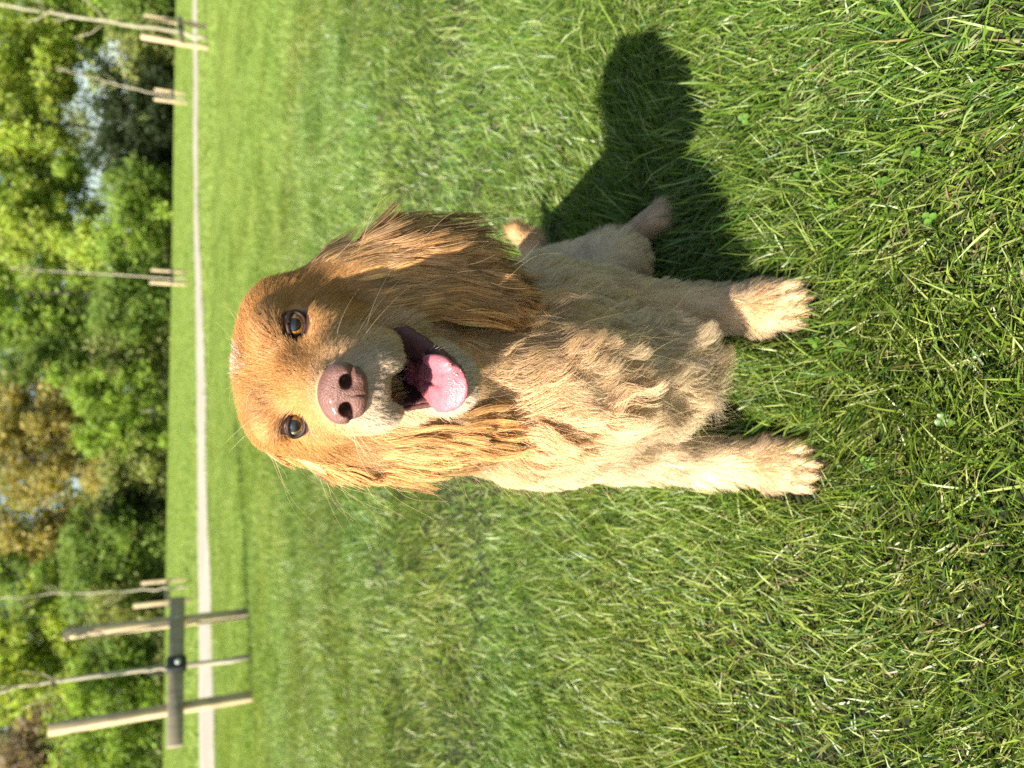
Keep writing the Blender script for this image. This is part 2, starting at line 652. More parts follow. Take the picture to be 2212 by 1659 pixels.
# ------------------------------------------------------------------ staked saplings
WOOD, nt, out = new_mat('weathered_softwood')
tc = nt.nodes.new('ShaderNodeTexCoord')
mp = nt.nodes.new('ShaderNodeMapping')
mp.inputs['Scale'].default_value = (1, 1, 0.08)
nt.links.new(tc.outputs['Object'], mp.inputs[0])
f = noise(nt, 60, 5, mp.outputs[0])
c = ramp(nt, f, [(0.3, (0.30, 0.22, 0.12)), (0.55, (0.46, 0.36, 0.21)), (0.75, (0.56, 0.46, 0.29))])
c = mixc(nt, 1.0, c, ramp(nt, noise(nt, 5, 3, tc.outputs['Object']), [(0.3, (0.62, 0.62, 0.64)), (0.5, (0.95, 0.94, 0.92)), (0.7, (1.12, 1.10, 1.0))]), 'MULTIPLY')
p = nt.nodes.new('ShaderNodeBsdfPrincipled')
p.inputs['Roughness'].default_value = 0.8
nt.links.new(c, p.inputs['Base Color'])
nt.links.new(p.outputs[0], out.inputs[0])
PLANK = WOOD.copy()
PLANK.name = 'grey_plank'
for n_ in PLANK.node_tree.nodes:
    if n_.type == 'VALTORGB' and n_.color_ramp.elements[0].color[0] < 0.4:
        for e_, cc in zip(n_.color_ramp.elements, [(0.20, 0.165, 0.115), (0.29, 0.24, 0.17), (0.37, 0.31, 0.235)]):
            e_.color = (*cc, 1)


def plain(name, col, rough=0.6, spec=0.5):
    m, nt, out = new_mat(name)
    p = nt.nodes.new('ShaderNodeBsdfPrincipled')
    p.inputs['Roughness'].default_value = rough
    p.inputs['Specular IOR Level'].default_value = spec
    tc = nt.nodes.new('ShaderNodeTexCoord')
    c = mixc(nt, 1.0, col, ramp(nt, noise(nt, 25, 4, tc.outputs['Object']), [(0.3, (0.85,) * 3), (0.7, (1.12,) * 3)]), 'MULTIPLY')
    nt.links.new(c, p.inputs['Base Color'])
    nt.links.new(p.outputs[0], out.inputs[0])
    return m


RUBBER = plain('black_rubber', (0.012, 0.014, 0.013), 0.55)
NAILM = plain('galvanised_cap', (0.55, 0.57, 0.55), 0.4)
SAPBARK = bark_mat('sapling_bark', (0.24, 0.20, 0.13), (0.46, 0.41, 0.30), 30)
LEAF = leaf_mat('tree_leaf', trans=0.48, rough=0.55, spec=0.3)


def leaf_cards(centers, dirs, size, cols, rng, aspect=0.62):
    """folded four-sided leaves: (n) centres -> mesh arrays, each a bent rhombus of two triangles"""
    n = len(centers)
    nn = norm(rng.normal(0, 0.62, (n, 3)) + np.array([-0.15, -0.35, 0.75]))   # blades of leaves turn to the light
    u = norm(np.cross(nn, rng.normal(0, 1, (n, 3))))
    w = np.cross(nn, u)
    s = size[:, None]
    a = centers - u * s * 0.5
    b = centers + w * s * 0.5 * aspect + nn * s * 0.10
    c = centers + u * s * 0.5
    d = centers - w * s * 0.5 * aspect + nn * s * 0.10
    V = np.stack([a, b, c, d], 1).reshape(-1, 3)
    k = (np.arange(n) * 4)[:, None]
    F = np.concatenate([k + np.array([[0, 1, 2]]), k + np.array([[0, 2, 3]])], 1).ravel()
    return V, F, np.full(2 * n, 3), np.repeat(cols, 4, axis=0)


def sapling(root_uv, top_pts, r0, label, seed, base=None):
    r = np.random.default_rng(seed)
    b0 = Vector(root_uv) if base is None else base
    t = empty('sapling', b0)
    tag(t, label, 'sapling', 'young staked trees across the field')
    pts = np.array([list(q) for q in top_pts])
    k = np.linspace(0, len(pts) - 1, 22)
    P_ = np.stack([np.interp(k, np.arange(len(pts)), pts[:, i]) for i in range(3)], -1)
    P_[1:-1, :2] += r.normal(0, r0 * 0.35, (len(P_) - 2, 2))
    P_[0, 2] -= 0.03
    rad = np.linspace(r0 * 0.8, r0 * 0.3, len(P_))
    trunk = link_mesh('trunk', Geo().add(tube(P_, rad, 9)).mesh('trunk'), SAPBARK, t)
    g = Geo()
    cc, H = [], P_[-1, 2] - P_[0, 2]
    for i in range(14):
        h = r.uniform(0.42, 0.98)
        q = P_[int(h * 21)]
        az = r.uniform(0, 6.28)
        Lb = r.uniform(0.18, 0.5) * (1.15 - h * 0.6) * H / 3.0
        e = q + np.array([math.cos(az) * Lb * 0.6, math.sin(az) * Lb * 0.6, Lb * 0.85])
        mid = (q + e) / 2 + np.array([math.cos(az), math.sin(az), -0.4]) * Lb * 0.08
        g.add(tube(np.array([q, mid, e]), [r0 * 0.3, r0 * 0.22, r0 * 0.1], 5))
        for s_ in np.linspace(0.35, 1.05, 7):
            c0 = q + (e - q) * s_
            for _ in range(4):
                cc.append(c0 + r.normal(0, 0.03, 3))
    link_mesh('branches', g.mesh('branches'), SAPBARK, t)['kind'] = 'stuff'
    cc = np.array(cc)
    cols = np.array((0.19, 0.21, 0.03)) * r.uniform(0.7, 1.3, (len(cc), 1))
    V, F, s_, C = leaf_cards(cc, np.zeros(3), r.uniform(0.03, 0.06, len(cc)), cols, r)
    me = np_mesh('crown', V, F, s_, False)
    set_col(me, 'Col', C)
    cr = link_mesh('crown', me, LEAF, t)
    cr['kind'] = 'stuff'
    return t


def stake_frame(pL, pR, hgt, wd, label, bar_h, bar_ext, seed, tie_at=0.5):
    """two square stakes, a plank across them on the camera's side and a rubber tie on the plank"""
    r = random.Random(seed)
    pL, pR = Vector(pL), Vector(pR)
    t = empty('tree_stake_frame', (pL + pR) / 2)
    tag(t, label, 'tree stakes', 'stake frames holding the young trees')
    ax = (pR - pL)
    ax.z = 0
    span = ax.length
    ax.normalize()
    ay = Vector((-ax.y, ax.x, 0))          # away from the camera
    if ay.y < 0:
        ay = -ay
    az = Vector((0, 0, 1))
    for q, dz in ((pL, 0.0), (pR, -0.02)):
        lean = Vector((r.uniform(-.012, .012), r.uniform(-.01, .01), 1)).normalized()
        cx = (ax - lean * ax.dot(lean)).normalized()
        cy = lean.cross(cx)
        hh = (hgt + dz + 0.25) / 2
        c = q + lean * (hh - 0.25)
        link_mesh('stake', Geo().add(bevel_box(c, cx, cy, lean, wd / 2, wd / 2, hh, 0.004)).mesh('stake', False), WOOD, t)
    zb = (pL.z + pR.z) / 2 + bar_h
    bl, br = pL - ax * bar_ext[0], pR + ax * bar_ext[1]
    c = (bl + br) / 2
    tilt = (ax + Vector((0, 0, -bar_ext[2]))).normalized()
    up = (az - tilt * az.dot(tilt)).normalized()
    front = -ay * (wd / 2 + 0.017)
    cb = Vector((c.x, c.y, zb)) + front
    link_mesh('crossbar', Geo().add(bevel_box(cb, tilt, ay, up, (br - bl).length / 2, 0.015, 0.05, 0.004)).mesh('crossbar', False), PLANK, t)
    for q in (pL, pR):
        q2 = Vector((q.x, q.y, 0))
        off = (q2 - Vector((c.x, c.y, 0))).dot(ax)
        nb = cb + tilt * off - ay * 0.0165
        link_mesh('nail', Geo().add(bevel_box(nb, ax, ay, az, 0.006, 0.0025, 0.006, 0.0015)).mesh('nail', False), NAILM, t)
    ct = pL + ax * span * tie_at
    off = (Vector((ct.x, ct.y, 0)) - Vector((c.x, c.y, 0))).dot(ax)
    tb = cb + tilt * off
    tie = link_mesh('rubber_tie', Geo().add(bevel_box(tb - ay * 0.012, tilt, ay, up, 0.058, 0.034, 0.066, 0.022, 3)).mesh('rubber_tie'), RUBBER, t)
    g = Geo()
    a = np.linspace(0, 6.283, 15)[:-1]
    ring0 = np.array([list(tb - ay * 0.047 + (tilt * math.cos(q) * 0.018 + up * (math.sin(q) * 0.018 - 0.008))) for q in a])
    ring1 = ring0 - np.array(list(ay)) * 0.006
    fl, sz = [], []
    for i in range(14):
        j = (i + 1) % 14
        fl += [i, j, 14 + j, 14 + i]
        sz.append(4)
    fl += list(range(14, 28))
    sz.append(14)
    g.add((np.concatenate((ring0, ring1)), fl, sz))
    link_mesh('button', g.mesh('button', False), NAILM, t)
    return t, tb + ay * 0.07


def g_at(sx, sy):
    return on_ground(*S(sx, sy))


def up_to(sx, sy, y):
    return at_y(*S(sx, sy), y)


# nearest frame, in the lower left of the photograph
L1, R1 = g_at(548, 1503), g_at(537, 1325)
fr, tp = stake_frame(L1, R1, 1.24, 0.062, 'nearest pair of square stakes with a grey plank and black rubber tie', 0.50, (0.28, 0.17, 0.03), 1, 0.44)
b1 = L1.lerp(R1, 0.40) + Vector((0.02, 0.06, 0))
b1.z = float(terrain(b1.x, b1.y))
sapling(b1, [b1, tp + Vector((0.0, 0.035, 0)), up_to(300, 1447, b1.y), up_to(150, 1465, b1.y + .02), up_to(0, 1490, b1.y + .05), up_to(-160, 1530, b1.y + .05), up_to(-420, 1600, b1.y)], 0.026,
        'slim pale sapling rising between the nearest pair of stakes', 5, b1)

# frame at the upper edge of the photograph
L2, R2 = g_at(450, 104), g_at(447, 58)
fr, tp = stake_frame(L2, R2, 1.2, 0.085, 'pale stake pair with black tie before the path at the right of the field', 0.50, (0.14, 0.12, 0.0), 2, 0.6)
b2 = L2.lerp(R2, 0.5) + Vector((0, 0.1, 0))
b2.z = float(terrain(b2.x, b2.y))
sapling(b2, [b2, tp + Vector((0, 0.05, 0)), up_to(300, 56, b2.y), up_to(180, 38, b2.y), up_to(0, 10, b2.y), up_to(-200, -20, b2.y), up_to(-400, -40, b2.y)], 0.05,
        'slim pale sapling beside the path at the far right of the field', 6, b2)

# three small frames beyond or beside the path
for k, (la, ra, tops, lab1, lab2, hg) in enumerate([
    ((405, 614), (404, 588), [(345, 600), (220, 592), (110, 585), (20, 580)], 'distant stake pair beyond the path, straight behind the dog',
     'thin sapling tied to the distant stakes straight behind the dog', 1.2),
    ((405, 224), (400, 203), [(345, 205), (260, 185), (210, 170), (120, 150)], 'small distant stake pair in front of the dark gap in the trees',
     'thin sapling in front of the dark gap in the trees', 1.2),
    ((412, 1296), (400, 1251), [(335, 1272), (250, 1278), (120, 1284), (0, 1292)], 'stake pair beyond the path, behind the nearest frame',
     'thin wavy sapling beyond the path behind the nearest frame', 1.22),
]):
    Lk, Rk = g_at(*la), g_at(*ra)
    fr, tp = stake_frame(Lk, Rk, hg, 0.10, lab1, 0.5, (0.16, 0.16, 0.0), 10 + k, 0.5)
    bk = Lk.lerp(Rk, 0.5) + Vector((0, 0.12, 0))
    bk.z = float(terrain(bk.x, bk.y))
    sapling(bk, [bk] + [up_to(a, b_, bk.y) for a, b_ in tops], 0.045, lab2, 30 + k, bk)

# ------------------------------------------------------------------ woodland edge
BARK = bark_mat('dark_bark', (0.035, 0.028, 0.018), (0.10, 0.08, 0.055), 6)
BARKG = bark_mat('grey_bark', (0.12, 0.11, 0.085), (0.26, 0.24, 0.19), 6)


def tree(x, y, hgt, rad, crown0, col, label, seed, name='broadleaf_tree', leaves=5200, lsize=0.26, trunk_r=0.16, group='trees along the far edge of the field',
         open_=0.5, bark=None, squash=1.0, lean=0.0, shell=0.72):
    r = np.random.default_rng(seed)
    z0 = float(terrain(x, y))
    t = empty(name, (x, y, z0))
    tag(t, label, 'shrub' if 'shrub' in name else 'tree', group)
    bark = bark or BARK
    # trunk and limbs
    top = np.array([x + lean * hgt, y, z0 + hgt * 0.93])
    n = 9
    P_ = np.linspace([x, y, z0 - 0.25], top, n)
    P_[1:, :2] += np.cumsum(r.normal(0, 0.02 * hgt / 6, (n - 1, 2)), 0)
    link_mesh('trunk', Geo().add(tube(P_, np.linspace(trunk_r, trunk_r * 0.15, n), 8)).mesh('trunk'), bark, t)
    g = Geo()
    tips = []
    nl = 12
    for i in range(nl):
        h = crown0 + (0.92 - crown0) * (i + r.random()) / nl
        q = P_[0] + (P_[-1] - P_[0]) * h
        az = r.uniform(0, 6.283)
        prof = math.sin(min(1.0, max(0.12, (h - crown0 * 0.6) / (1.05 - crown0 * 0.6))) * math.pi) ** 0.6
        Lb = rad * prof * r.uniform(0.7, 1.05)
        d_ = np.array([math.cos(az), math.sin(az), r.uniform(0.15, 0.7)])
        e = q + d_ * Lb
        mid = (q + e) / 2 + np.array([0, 0, -0.08 * Lb])
        g.add(tube(np.array([q, mid, e]), [trunk_r * 0.38, trunk_r * 0.24, trunk_r * 0.07], 5, False))
        tips += [e, mid * 0.4 + e * 0.6]
        for _ in range(2):
            e2 = mid + r.normal(0, 0.45, 3) * Lb
            g.add(tube(np.array([mid, (mid + e2) / 2, e2]), [trunk_r * 0.16, trunk_r * 0.1, trunk_r * 0.04], 4, False))
            tips.append(e2)
    link_mesh('branches', g.mesh('branches'), bark, t)
    # crown: clumps of leaves round the limb tips and through an uneven volume
    ncl = max(10, int(46 * (1.1 - open_)))
    a = norm(r.normal(0, 1, (ncl, 3)))
    rr = (shell + (1 - shell) * r.random(ncl))[:, None]
    cz = z0 + hgt * (crown0 + 1) / 2
    hz = hgt * (1 - crown0) / 2
    C0 = np.array([x + lean * hgt * 0.6, y, cz]) + a * rr * np.array([rad, rad * 0.8, hz * squash])
    C0 = np.concatenate([C0, np.array(tips)])
    C0 = C0[C0[:, 2] > z0 + 0.15]
    w = r.uniform(0.3, 1.0, len(C0)) ** 1.5
    idx = r.choice(len(C0), leaves, p=w / w.sum())
    csz = r.uniform(0.13, 0.28, len(C0)) * rad
    pts = C0[idx] + r.normal(0, 1, (leaves, 3)) * csz[idx][:, None] * np.array([0.75, 0.75, 0.55])
    pts[:, 2] = np.maximum(pts[:, 2], terrain(pts[:, 0], pts[:, 1]) + 0.05)
    cl_t = r.uniform(0.75, 1.25, len(C0))
    cols = np.array(col)[None, :] * cl_t[idx][:, None] * r.uniform(0.7, 1.3, (leaves, 1))
    cols[:, 0] *= r.uniform(0.85, 1.2, leaves)
    V, F, s_, Cc = leaf_cards(pts, np.array([0, -0.2, 0.3]), r.uniform(0.6, 1.25, leaves) * lsize, cols, r)
    me = np_mesh('crown', V, F, s_, False)
    set_col(me, 'Col', Cc)
    cr = link_mesh('crown', me, LEAF, t)
    cr['kind'] = 'stuff'
    return t


YG = (0.310, 0.385, 0.062)      # fresh yellow green
LG = (0.235, 0.335, 0.050)
MG = (0.165, 0.245, 0.046)
DG = (0.036, 0.056, 0.018)
OR = (0.310, 0.268, 0.078)        # ochre young leaves
BR = (0.270, 0.205, 0.130)        # brown, barely in leaf
OL = (0.240, 0.270, 0.080)


def TX(sy, Y):
    """world X of photo row sy at distance Y"""
    p_ = at_y(*S(370, sy), Y)
    return p_.x


# (photo row, distance, height, radius, crown start, colour, openness, leaves, kind, label)
TREES = [
    # back row, tall
    (20, 72, 15.0, 3.4, 0.25, OL, 0.55, 4200, 'olive green tree towering at the extreme right of the wood'),
    (330, 74, 16.0, 3.6, 0.35, OL, 0.6, 3600, 'open olive tree with sky showing under its crown'),
    (560, 74, 15.5, 3.8, 0.25, MG, 0.45, 4600, 'mid green tall tree behind the yellow leafed scrub'),
    (720, 76, 16.5, 3.8, 0.2, MG, 0.4, 4800, 'tall mid green tree straight behind the dog'),
    (860, 76, 16.0, 3.4, 0.25, OL, 0.6, 3600, 'sparse olive tree behind the ochre blossom tree'),
    (1010, 76, 15.5, 3.6, 0.2, OL, 0.6, 3600, 'thin brownish tall tree behind the ochre pair'),
    (1190, 76, 16.0, 3.6, 0.25, MG, 0.5, 4200, 'tall green tree behind the small ochre tree'),
    (1380, 74, 15.0, 3.6, 0.25, OL, 0.6, 3800, 'olive tree in the rear behind the thin wavy sapling'),
    (1600, 74, 15.0, 3.6, 0.25, BR, 0.65, 3600, 'barely leafed brown tree in the rear at the extreme left'),
    # middle row
    (70, 62, 13.0, 2.7, 0.3, LG, 0.5, 4200, 'light green tree right of the tall yellow green one'),
    (180, 60, 14.0, 3.1, 0.42, YG, 0.45, 5200, 'large yellow green tree over the darkest part of the wood'),
    (300, 60, 13.5, 2.9, 0.46, YG, 0.5, 4600, 'yellow green tree with dark branches above the sky gaps'),
    (430, 60, 12.5, 2.7, 0.45, LG, 0.5, 4200, 'light green tree with a leaning dark trunk'),
    (520, 58, 11.5, 2.5, 0.30, YG, 0.5, 4200, 'bright yellow green tree left of the leaning trunk'),
    (640, 60, 12.5, 2.8, 0.10, LG, 0.35, 5600, 'dense fresh green tree behind the dog\'s ear side'),
    (760, 62, 12.0, 2.7, 0.10, MG, 0.4, 5000, 'darker green tree directly above the dog\'s head'),
    (885, 58, 11.5, 2.6, 0.34, OR, 0.75, 3400, 'ochre leafed tree with thin pale branches'),
    (985, 58, 12.5, 2.9, 0.30, OR, 0.7, 4200, 'golden ochre tree, the fullest of the ochre ones'),
    (1095, 60, 12.0, 2.7, 0.34, OR, 0.8, 3200, 'small ochre tree beside the mid green thicket'),
    (1210, 60, 11.0, 2.5, 0.12, MG, 0.4, 4800, 'mid green tree behind the rounded hedge bushes'),
    (1330, 56, 10.5, 2.2, 0.30, YG, 0.55, 3800, 'yellow leafed tree above the nearest stakes'),
    (1450, 56, 10.5, 2.2, 0.32, YG, 0.6, 3400, 'thin yellow leafed tree behind the nearest sapling'),
    (1560, 58, 10.0, 2.6, 0.30, BR, 0.6, 3800, 'bare brown twiggy tree above the last green bush'),
    (1660, 58, 10.0, 2.6, 0.25, BR, 0.6, 3800, 'reddish brown twiggy tree at the left end of the wood'),
]
for i, (sy, Y, h_, rd, c0, col, op, nlv, lab) in enumerate(TREES):
    tree(TX(sy, Y), Y, h_, rd, c0, col, lab, 200 + i, leaves=int(nlv * 2.35), lsize=0.31, open_=op, trunk_r=0.17 + 0.01 * (i % 5), bark=BARKG if col in (OR, BR, OL) else BARK,
         lean=[0.0, 0.04, -0.03, 0.02][i % 4])
BACK = [(40, MG, 'deep green tree filling the wood behind the far right stakes'), (250, OL, 'olive crown high above the dark gap in the wood'), (460, MG, 'deep green tree far back behind the leaning trunk'),
        (640, MG, 'deep green tree far back to the side of the distant sapling'), (790, OL, 'olive tree far back over the crown of the dog'), (930, MG, 'deep green tree far back filling gaps behind the ochre trees'),
        (1090, OL, 'olive tree far back behind the small ochre tree'), (1270, MG, 'deep green tree far back behind the hedge bushes'), (1440, OL, 'olive tree far back behind the nearest sapling'),
        (1580, MG, 'deep green tree far back behind the brown twiggy ones')]
for i, (sy, col, lab) in enumerate(BACK):
    gap = 150 < sy < 500
    tree(TX(sy, 88), 88, 19.0, 5.6, 0.5 if gap else 0.08, col, lab, 600 + i, leaves=3600 if gap else 6500, lsize=0.62, open_=0.3, trunk_r=0.22, shell=0.3)
SHRUBS = [
    (10, 54, 4.2, 2.3, MG, 'mid green shrub at the right end of the field edge'),
    (95, 55, 3.6, 2.1, OL, 'olive shrub behind the far right stakes'),
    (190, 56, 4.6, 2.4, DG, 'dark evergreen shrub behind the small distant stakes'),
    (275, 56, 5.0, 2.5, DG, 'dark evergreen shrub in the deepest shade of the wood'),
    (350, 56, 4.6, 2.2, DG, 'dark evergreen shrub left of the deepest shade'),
    (420, 54, 4.0, 2.0, MG, 'green shrub under the leaning trunk'),
    (500, 53, 4.4, 2.2, LG, 'bright green shrub under the yellow green tree'),
    (590, 53, 4.2, 2.0, MG, 'green shrub behind the distant stakes and dog'),
    (680, 53, 4.6, 2.3, MG, 'leafy green shrub behind the dog\'s left ear'),
    (770, 53, 3.8, 2.1, OL, 'olive shrub low behind the top of the dog\'s head'),
    (850, 52, 6.6, 1.9, LG, 'tall bright green bush below the ochre trees'),
    (925, 52, 5.2, 1.7, LG, 'second bright green bush below the golden ochre tree'),
    (1010, 52, 3.4, 2.0, OL, 'brownish shrub in front of the golden ochre tree'),
    (1085, 52, 3.6, 1.8, DG, 'dark shrub at the foot of the small ochre tree'),
    (1150, 51, 5.6, 2.2, MG, 'rounded green hedge bush right of the twin one'),
    (1230, 51, 5.8, 2.2, MG, 'rounded green hedge bush behind the stakes beyond the path'),
    (1310, 50, 4.0, 1.9, OL, 'yellowish shrub between the rounded hedge bushes'),
    (1395, 50, 4.4, 2.0, MG, 'green bush behind the nearest crossbar and tie'),
    (1480, 49, 5.2, 2.2, LG, 'tall green bush behind the nearest sapling'),
    (1565, 49, 5.6, 2.4, LG, 'broad fresh green bush under the brown twiggy tree'),
    (1650, 49, 5.4, 2.4, MG, 'green bush at the left end of the field edge'),
]
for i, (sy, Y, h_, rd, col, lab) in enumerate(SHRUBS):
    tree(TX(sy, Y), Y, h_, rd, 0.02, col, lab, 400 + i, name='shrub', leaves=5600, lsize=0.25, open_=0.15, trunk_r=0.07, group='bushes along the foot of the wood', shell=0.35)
# undergrowth that closes the wood's floor


def undergrowth():
    r = np.random.default_rng(900)
    n = 26000
    y = r.uniform(56, 80, n)
    x = r.uniform(-1, 1, n) * (0.55 * y + 8)
    zz = terrain(x, y) + np.abs(r.normal(0, 1.1, n)) * (0.4 + (y - 56) / 18)
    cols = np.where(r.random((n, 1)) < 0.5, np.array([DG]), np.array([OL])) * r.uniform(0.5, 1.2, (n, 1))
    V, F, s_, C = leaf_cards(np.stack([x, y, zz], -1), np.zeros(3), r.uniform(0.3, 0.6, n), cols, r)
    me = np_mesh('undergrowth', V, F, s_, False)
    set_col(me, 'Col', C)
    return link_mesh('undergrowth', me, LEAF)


tag(undergrowth(), 'dark tangled undergrowth on the floor of the wood', kind='stuff')
# ------------------------------------------------------------------ the dog
EYE_MID = np.array([0.006, 0.534, 0.516])
_yaw, _pit, _rol = math.radians(8.5), math.radians(4.2), math.radians(1.2)
HF = np.array([-math.sin(_yaw) * math.cos(_pit), -math.cos(_yaw) * math.cos(_pit), math.sin(_pit)])
HLf = np.array([math.cos(_yaw), -math.sin(_yaw), 0.0])
HU = np.cross(HF, HLf)
HLf, HU = HLf * math.cos(_rol) + HU * math.sin(_rol), HU * math.cos(_rol) - HLf * math.sin(_rol)
HAX = np.stack([HLf, HF, HU])          # rows: left, forward, up


def H(l, f, h):
    return EYE_MID + (l * HLf + f * HF + h * HU) * 0.01


def to_head(p):
    return (np.asarray(p) - EYE_MID) @ HAX.T * 100.0


class Field:
    """Signed distance field on a grid, built from smooth unions of ellipsoids and tapered capsules."""

    def __init__(self, lo, hi, h):
        self.lo = np.array(lo, float)
        self.h = h
        self.n = np.ceil((np.array(hi) - self.lo) / h).astype(int) + 1
        self.D = np.full(self.n, 0.08, np.float32)

    def _block(self, lo, hi):
        a = np.clip(np.floor((lo - self.lo) / self.h).astype(int), 0, self.n)
        b = np.clip(np.ceil((hi - self.lo) / self.h).astype(int) + 1, 0, self.n)
        if np.any(b <= a):
            return None
        ax = [(self.lo[i] + self.h * np.arange(a[i], b[i])).astype(np.float32) for i in range(3)]
        P = np.stack(np.meshgrid(*ax, indexing='ij'), -1)
        return tuple(slice(a[i], b[i]) for i in range(3)), P

    def _join(self, sl, d, k, cut):
        A = self.D[sl]
        if cut:
            d = -d
            hh = np.clip(0.5 - 0.5 * (A - d) / k, 0, 1)
            self.D[sl] = A + (d - A) * hh + k * hh * (1 - hh)
        else:
            hh = np.clip(0.5 + 0.5 * (A - d) / k, 0, 1)
            self.D[sl] = A + (d - A) * hh - k * hh * (1 - hh)

    def ell(self, c, r, ax=None, k=0.012, cut=False):
        c = np.asarray(c, float)
        r = np.asarray(r, float)
        ax = np.eye(3) if ax is None else np.asarray(ax, float)
        R = r.max() + 0.045
        bl = self._block(c - R, c + R)
        if bl is None:
            return
        sl, P = bl
        q = (P - c.astype(np.float32)) @ ax.T.astype(np.float32)
        k0 = np.linalg.norm(q / r, axis=-1)
        k1 = np.linalg.norm(q / (r * r), axis=-1)
        d = np.where(k1 > 1e-6, k0 * (k0 - 1) / np.maximum(k1, 1e-6), -r.min())
        self._join(sl, d.astype(np.float32), k, cut)

    def cone(self, a, b, ra, rb, k=0.012, cut=False):
        a = np.asarray(a, float)
        b = np.asarray(b, float)
        R = max(ra, rb) + 0.045
        bl = self._block(np.minimum(a, b) - R, np.maximum(a, b) + R)
        if bl is None:
            return
        sl, P = bl
        ab = (b - a).astype(np.float32)
        pa = P - a.astype(np.float32)
        t = np.clip(pa @ ab / max(1e-9, float(ab @ ab)), 0, 1)
        d = np.linalg.norm(pa - t[..., None] * ab, axis=-1) - (ra + (rb - ra) * t)
        self._join(sl, d.astype(np.float32), k, cut)

    def chain(self, pts, rad, k=0.012):
        for i in range(len(pts) - 1):
            self.cone(pts[i], pts[i + 1], rad[i], rad[i + 1], k)

    def finish(self):
        self.G = [g.astype(np.float32) for g in np.gradient(self.D, self.h)]

    def sample(self, p, grad=True):
        q = (np.asarray(p, float) - self.lo) / self.h
        q = np.clip(q, 0, self.n - 1.001)
        i = q.astype(int)
        t = (q - i)
        d = 0
        for dx in (0, 1):
            for dy in (0, 1):
                for dz in (0, 1):
                    w = (t[:, 0] if dx else 1 - t[:, 0]) * (t[:, 1] if dy else 1 - t[:, 1]) * (t[:, 2] if dz else 1 - t[:, 2])
                    d = d + w * self.D[i[:, 0] + dx, i[:, 1] + dy, i[:, 2] + dz]
        if not grad:
            return d
        j = np.minimum(np.round(q).astype(int), self.n - 1)
        g = np.stack([G[j[:, 0], j[:, 1], j[:, 2]] for G in self.G], -1)
        return d, norm(g)

    def surface(self):
        """naive surface nets -> vertices, quads (flat)"""
        S_ = self.D < 0
        nx, ny, nz = self.n
        cs = np.zeros((nx - 1, ny - 1, nz - 1), np.uint8)
        for dx in (0, 1):
            for dy in (0, 1):
                for dz in (0, 1):
                    cs += S_[dx:nx - 1 + dx, dy:ny - 1 + dy, dz:nz - 1 + dz]
        act = (cs > 0) & (cs < 8)
        cells = np.argwhere(act)
        vid = np.full(act.shape, -1, np.int64)
        vid[act] = np.arange(len(cells))
        acc = np.zeros((len(cells), 3))
        cnt = np.zeros(len(cells))
        corners = [(0, 0, 0), (1, 0, 0), (0, 1, 0), (1, 1, 0), (0, 0, 1), (1, 0, 1), (0, 1, 1), (1, 1, 1)]
        for a_ in range(8):
            for b_ in range(a_ + 1, 8):
                ca, cb = np.array(corners[a_]), np.array(corners[b_])
                if np.abs(ca - cb).sum() != 1:
                    continue
                da = self.D[tuple((cells + ca).T)].astype(float)
                db = self.D[tuple((cells + cb).T)].astype(float)
                m = (da < 0) != (db < 0)
                t = np.where(m, da / np.where(m, da - db, 1), 0)
                acc += np.where(m[:, None], ca + t[:, None] * (cb - ca), 0)
                cnt += m
        V = (cells + acc / cnt[:, None]) * self.h + self.lo
        quads = []
        for axis in range(3):
            o1, o2 = [(1, 2), (2, 0), (0, 1)][axis]
            s1 = [slice(None)] * 3
            s2 = [slice(None)] * 3
            s1[axis] = slice(0, -1)
            s2[axis] = slice(1, None)
            A, B = S_[tuple(s1)], S_[tuple(s2)]
            e = np.argwhere(A != B)
            e = e[(e[:, o1] > 0) & (e[:, o2] > 0) & (e[:, o1] < self.n[o1] - 1) & (e[:, o2] < self.n[o2] - 1)]
            ins = A[tuple(e.T)]
            u = np.zeros(3, int)
            w = np.zeros(3, int)
            u[o1] = 1
            w[o2] = 1
            q = np.stack([vid[tuple((e - u - w).T)], vid[tuple((e - w).T)], vid[tuple(e.T)], vid[tuple((e - u).T)]], -1)
            q[~ins] = q[~ins][:, ::-1]
            quads.append(q)
        Q = np.concatenate(quads)
        Q = Q[(Q >= 0).all(1)]
        for _ in range(2):
            d, g = self.sample(V)
            V = V - g * np.clip(d, -self.h, self.h)[:, None]
        return V, Q


# ---- body field
BF = Field((-0.19, 0.405, -0.035), (0.30, 1.21, 0.585), 0.003)
# trunk
BF.ell((0.014, 0.70, 0.250), (0.084, 0.092, 0.13))
BF.ell((0.006, 0.632, 0.180), (0.056, 0.052, 0.080), k=0.03)
BF.ell((-0.006, 0.604, 0.280), (0.060, 0.056, 0.09), k=0.03)
BF.cone((0.004, 0.604, 0.43), (0.0, 0.655, 0.30), 0.052, 0.082, k=0.03)
BF.cone((0.024, 0.74, 0.250), (0.055, 1.0, 0.130), 0.096, 0.100, k=0.03)
BF.ell((0.060, 1.01, 0.105), (0.100, 0.105, 0.100), k=0.03)
BF.ell((0.062, 0.79, 0.17), (0.075, 0.12, 0.10), k=0.03)
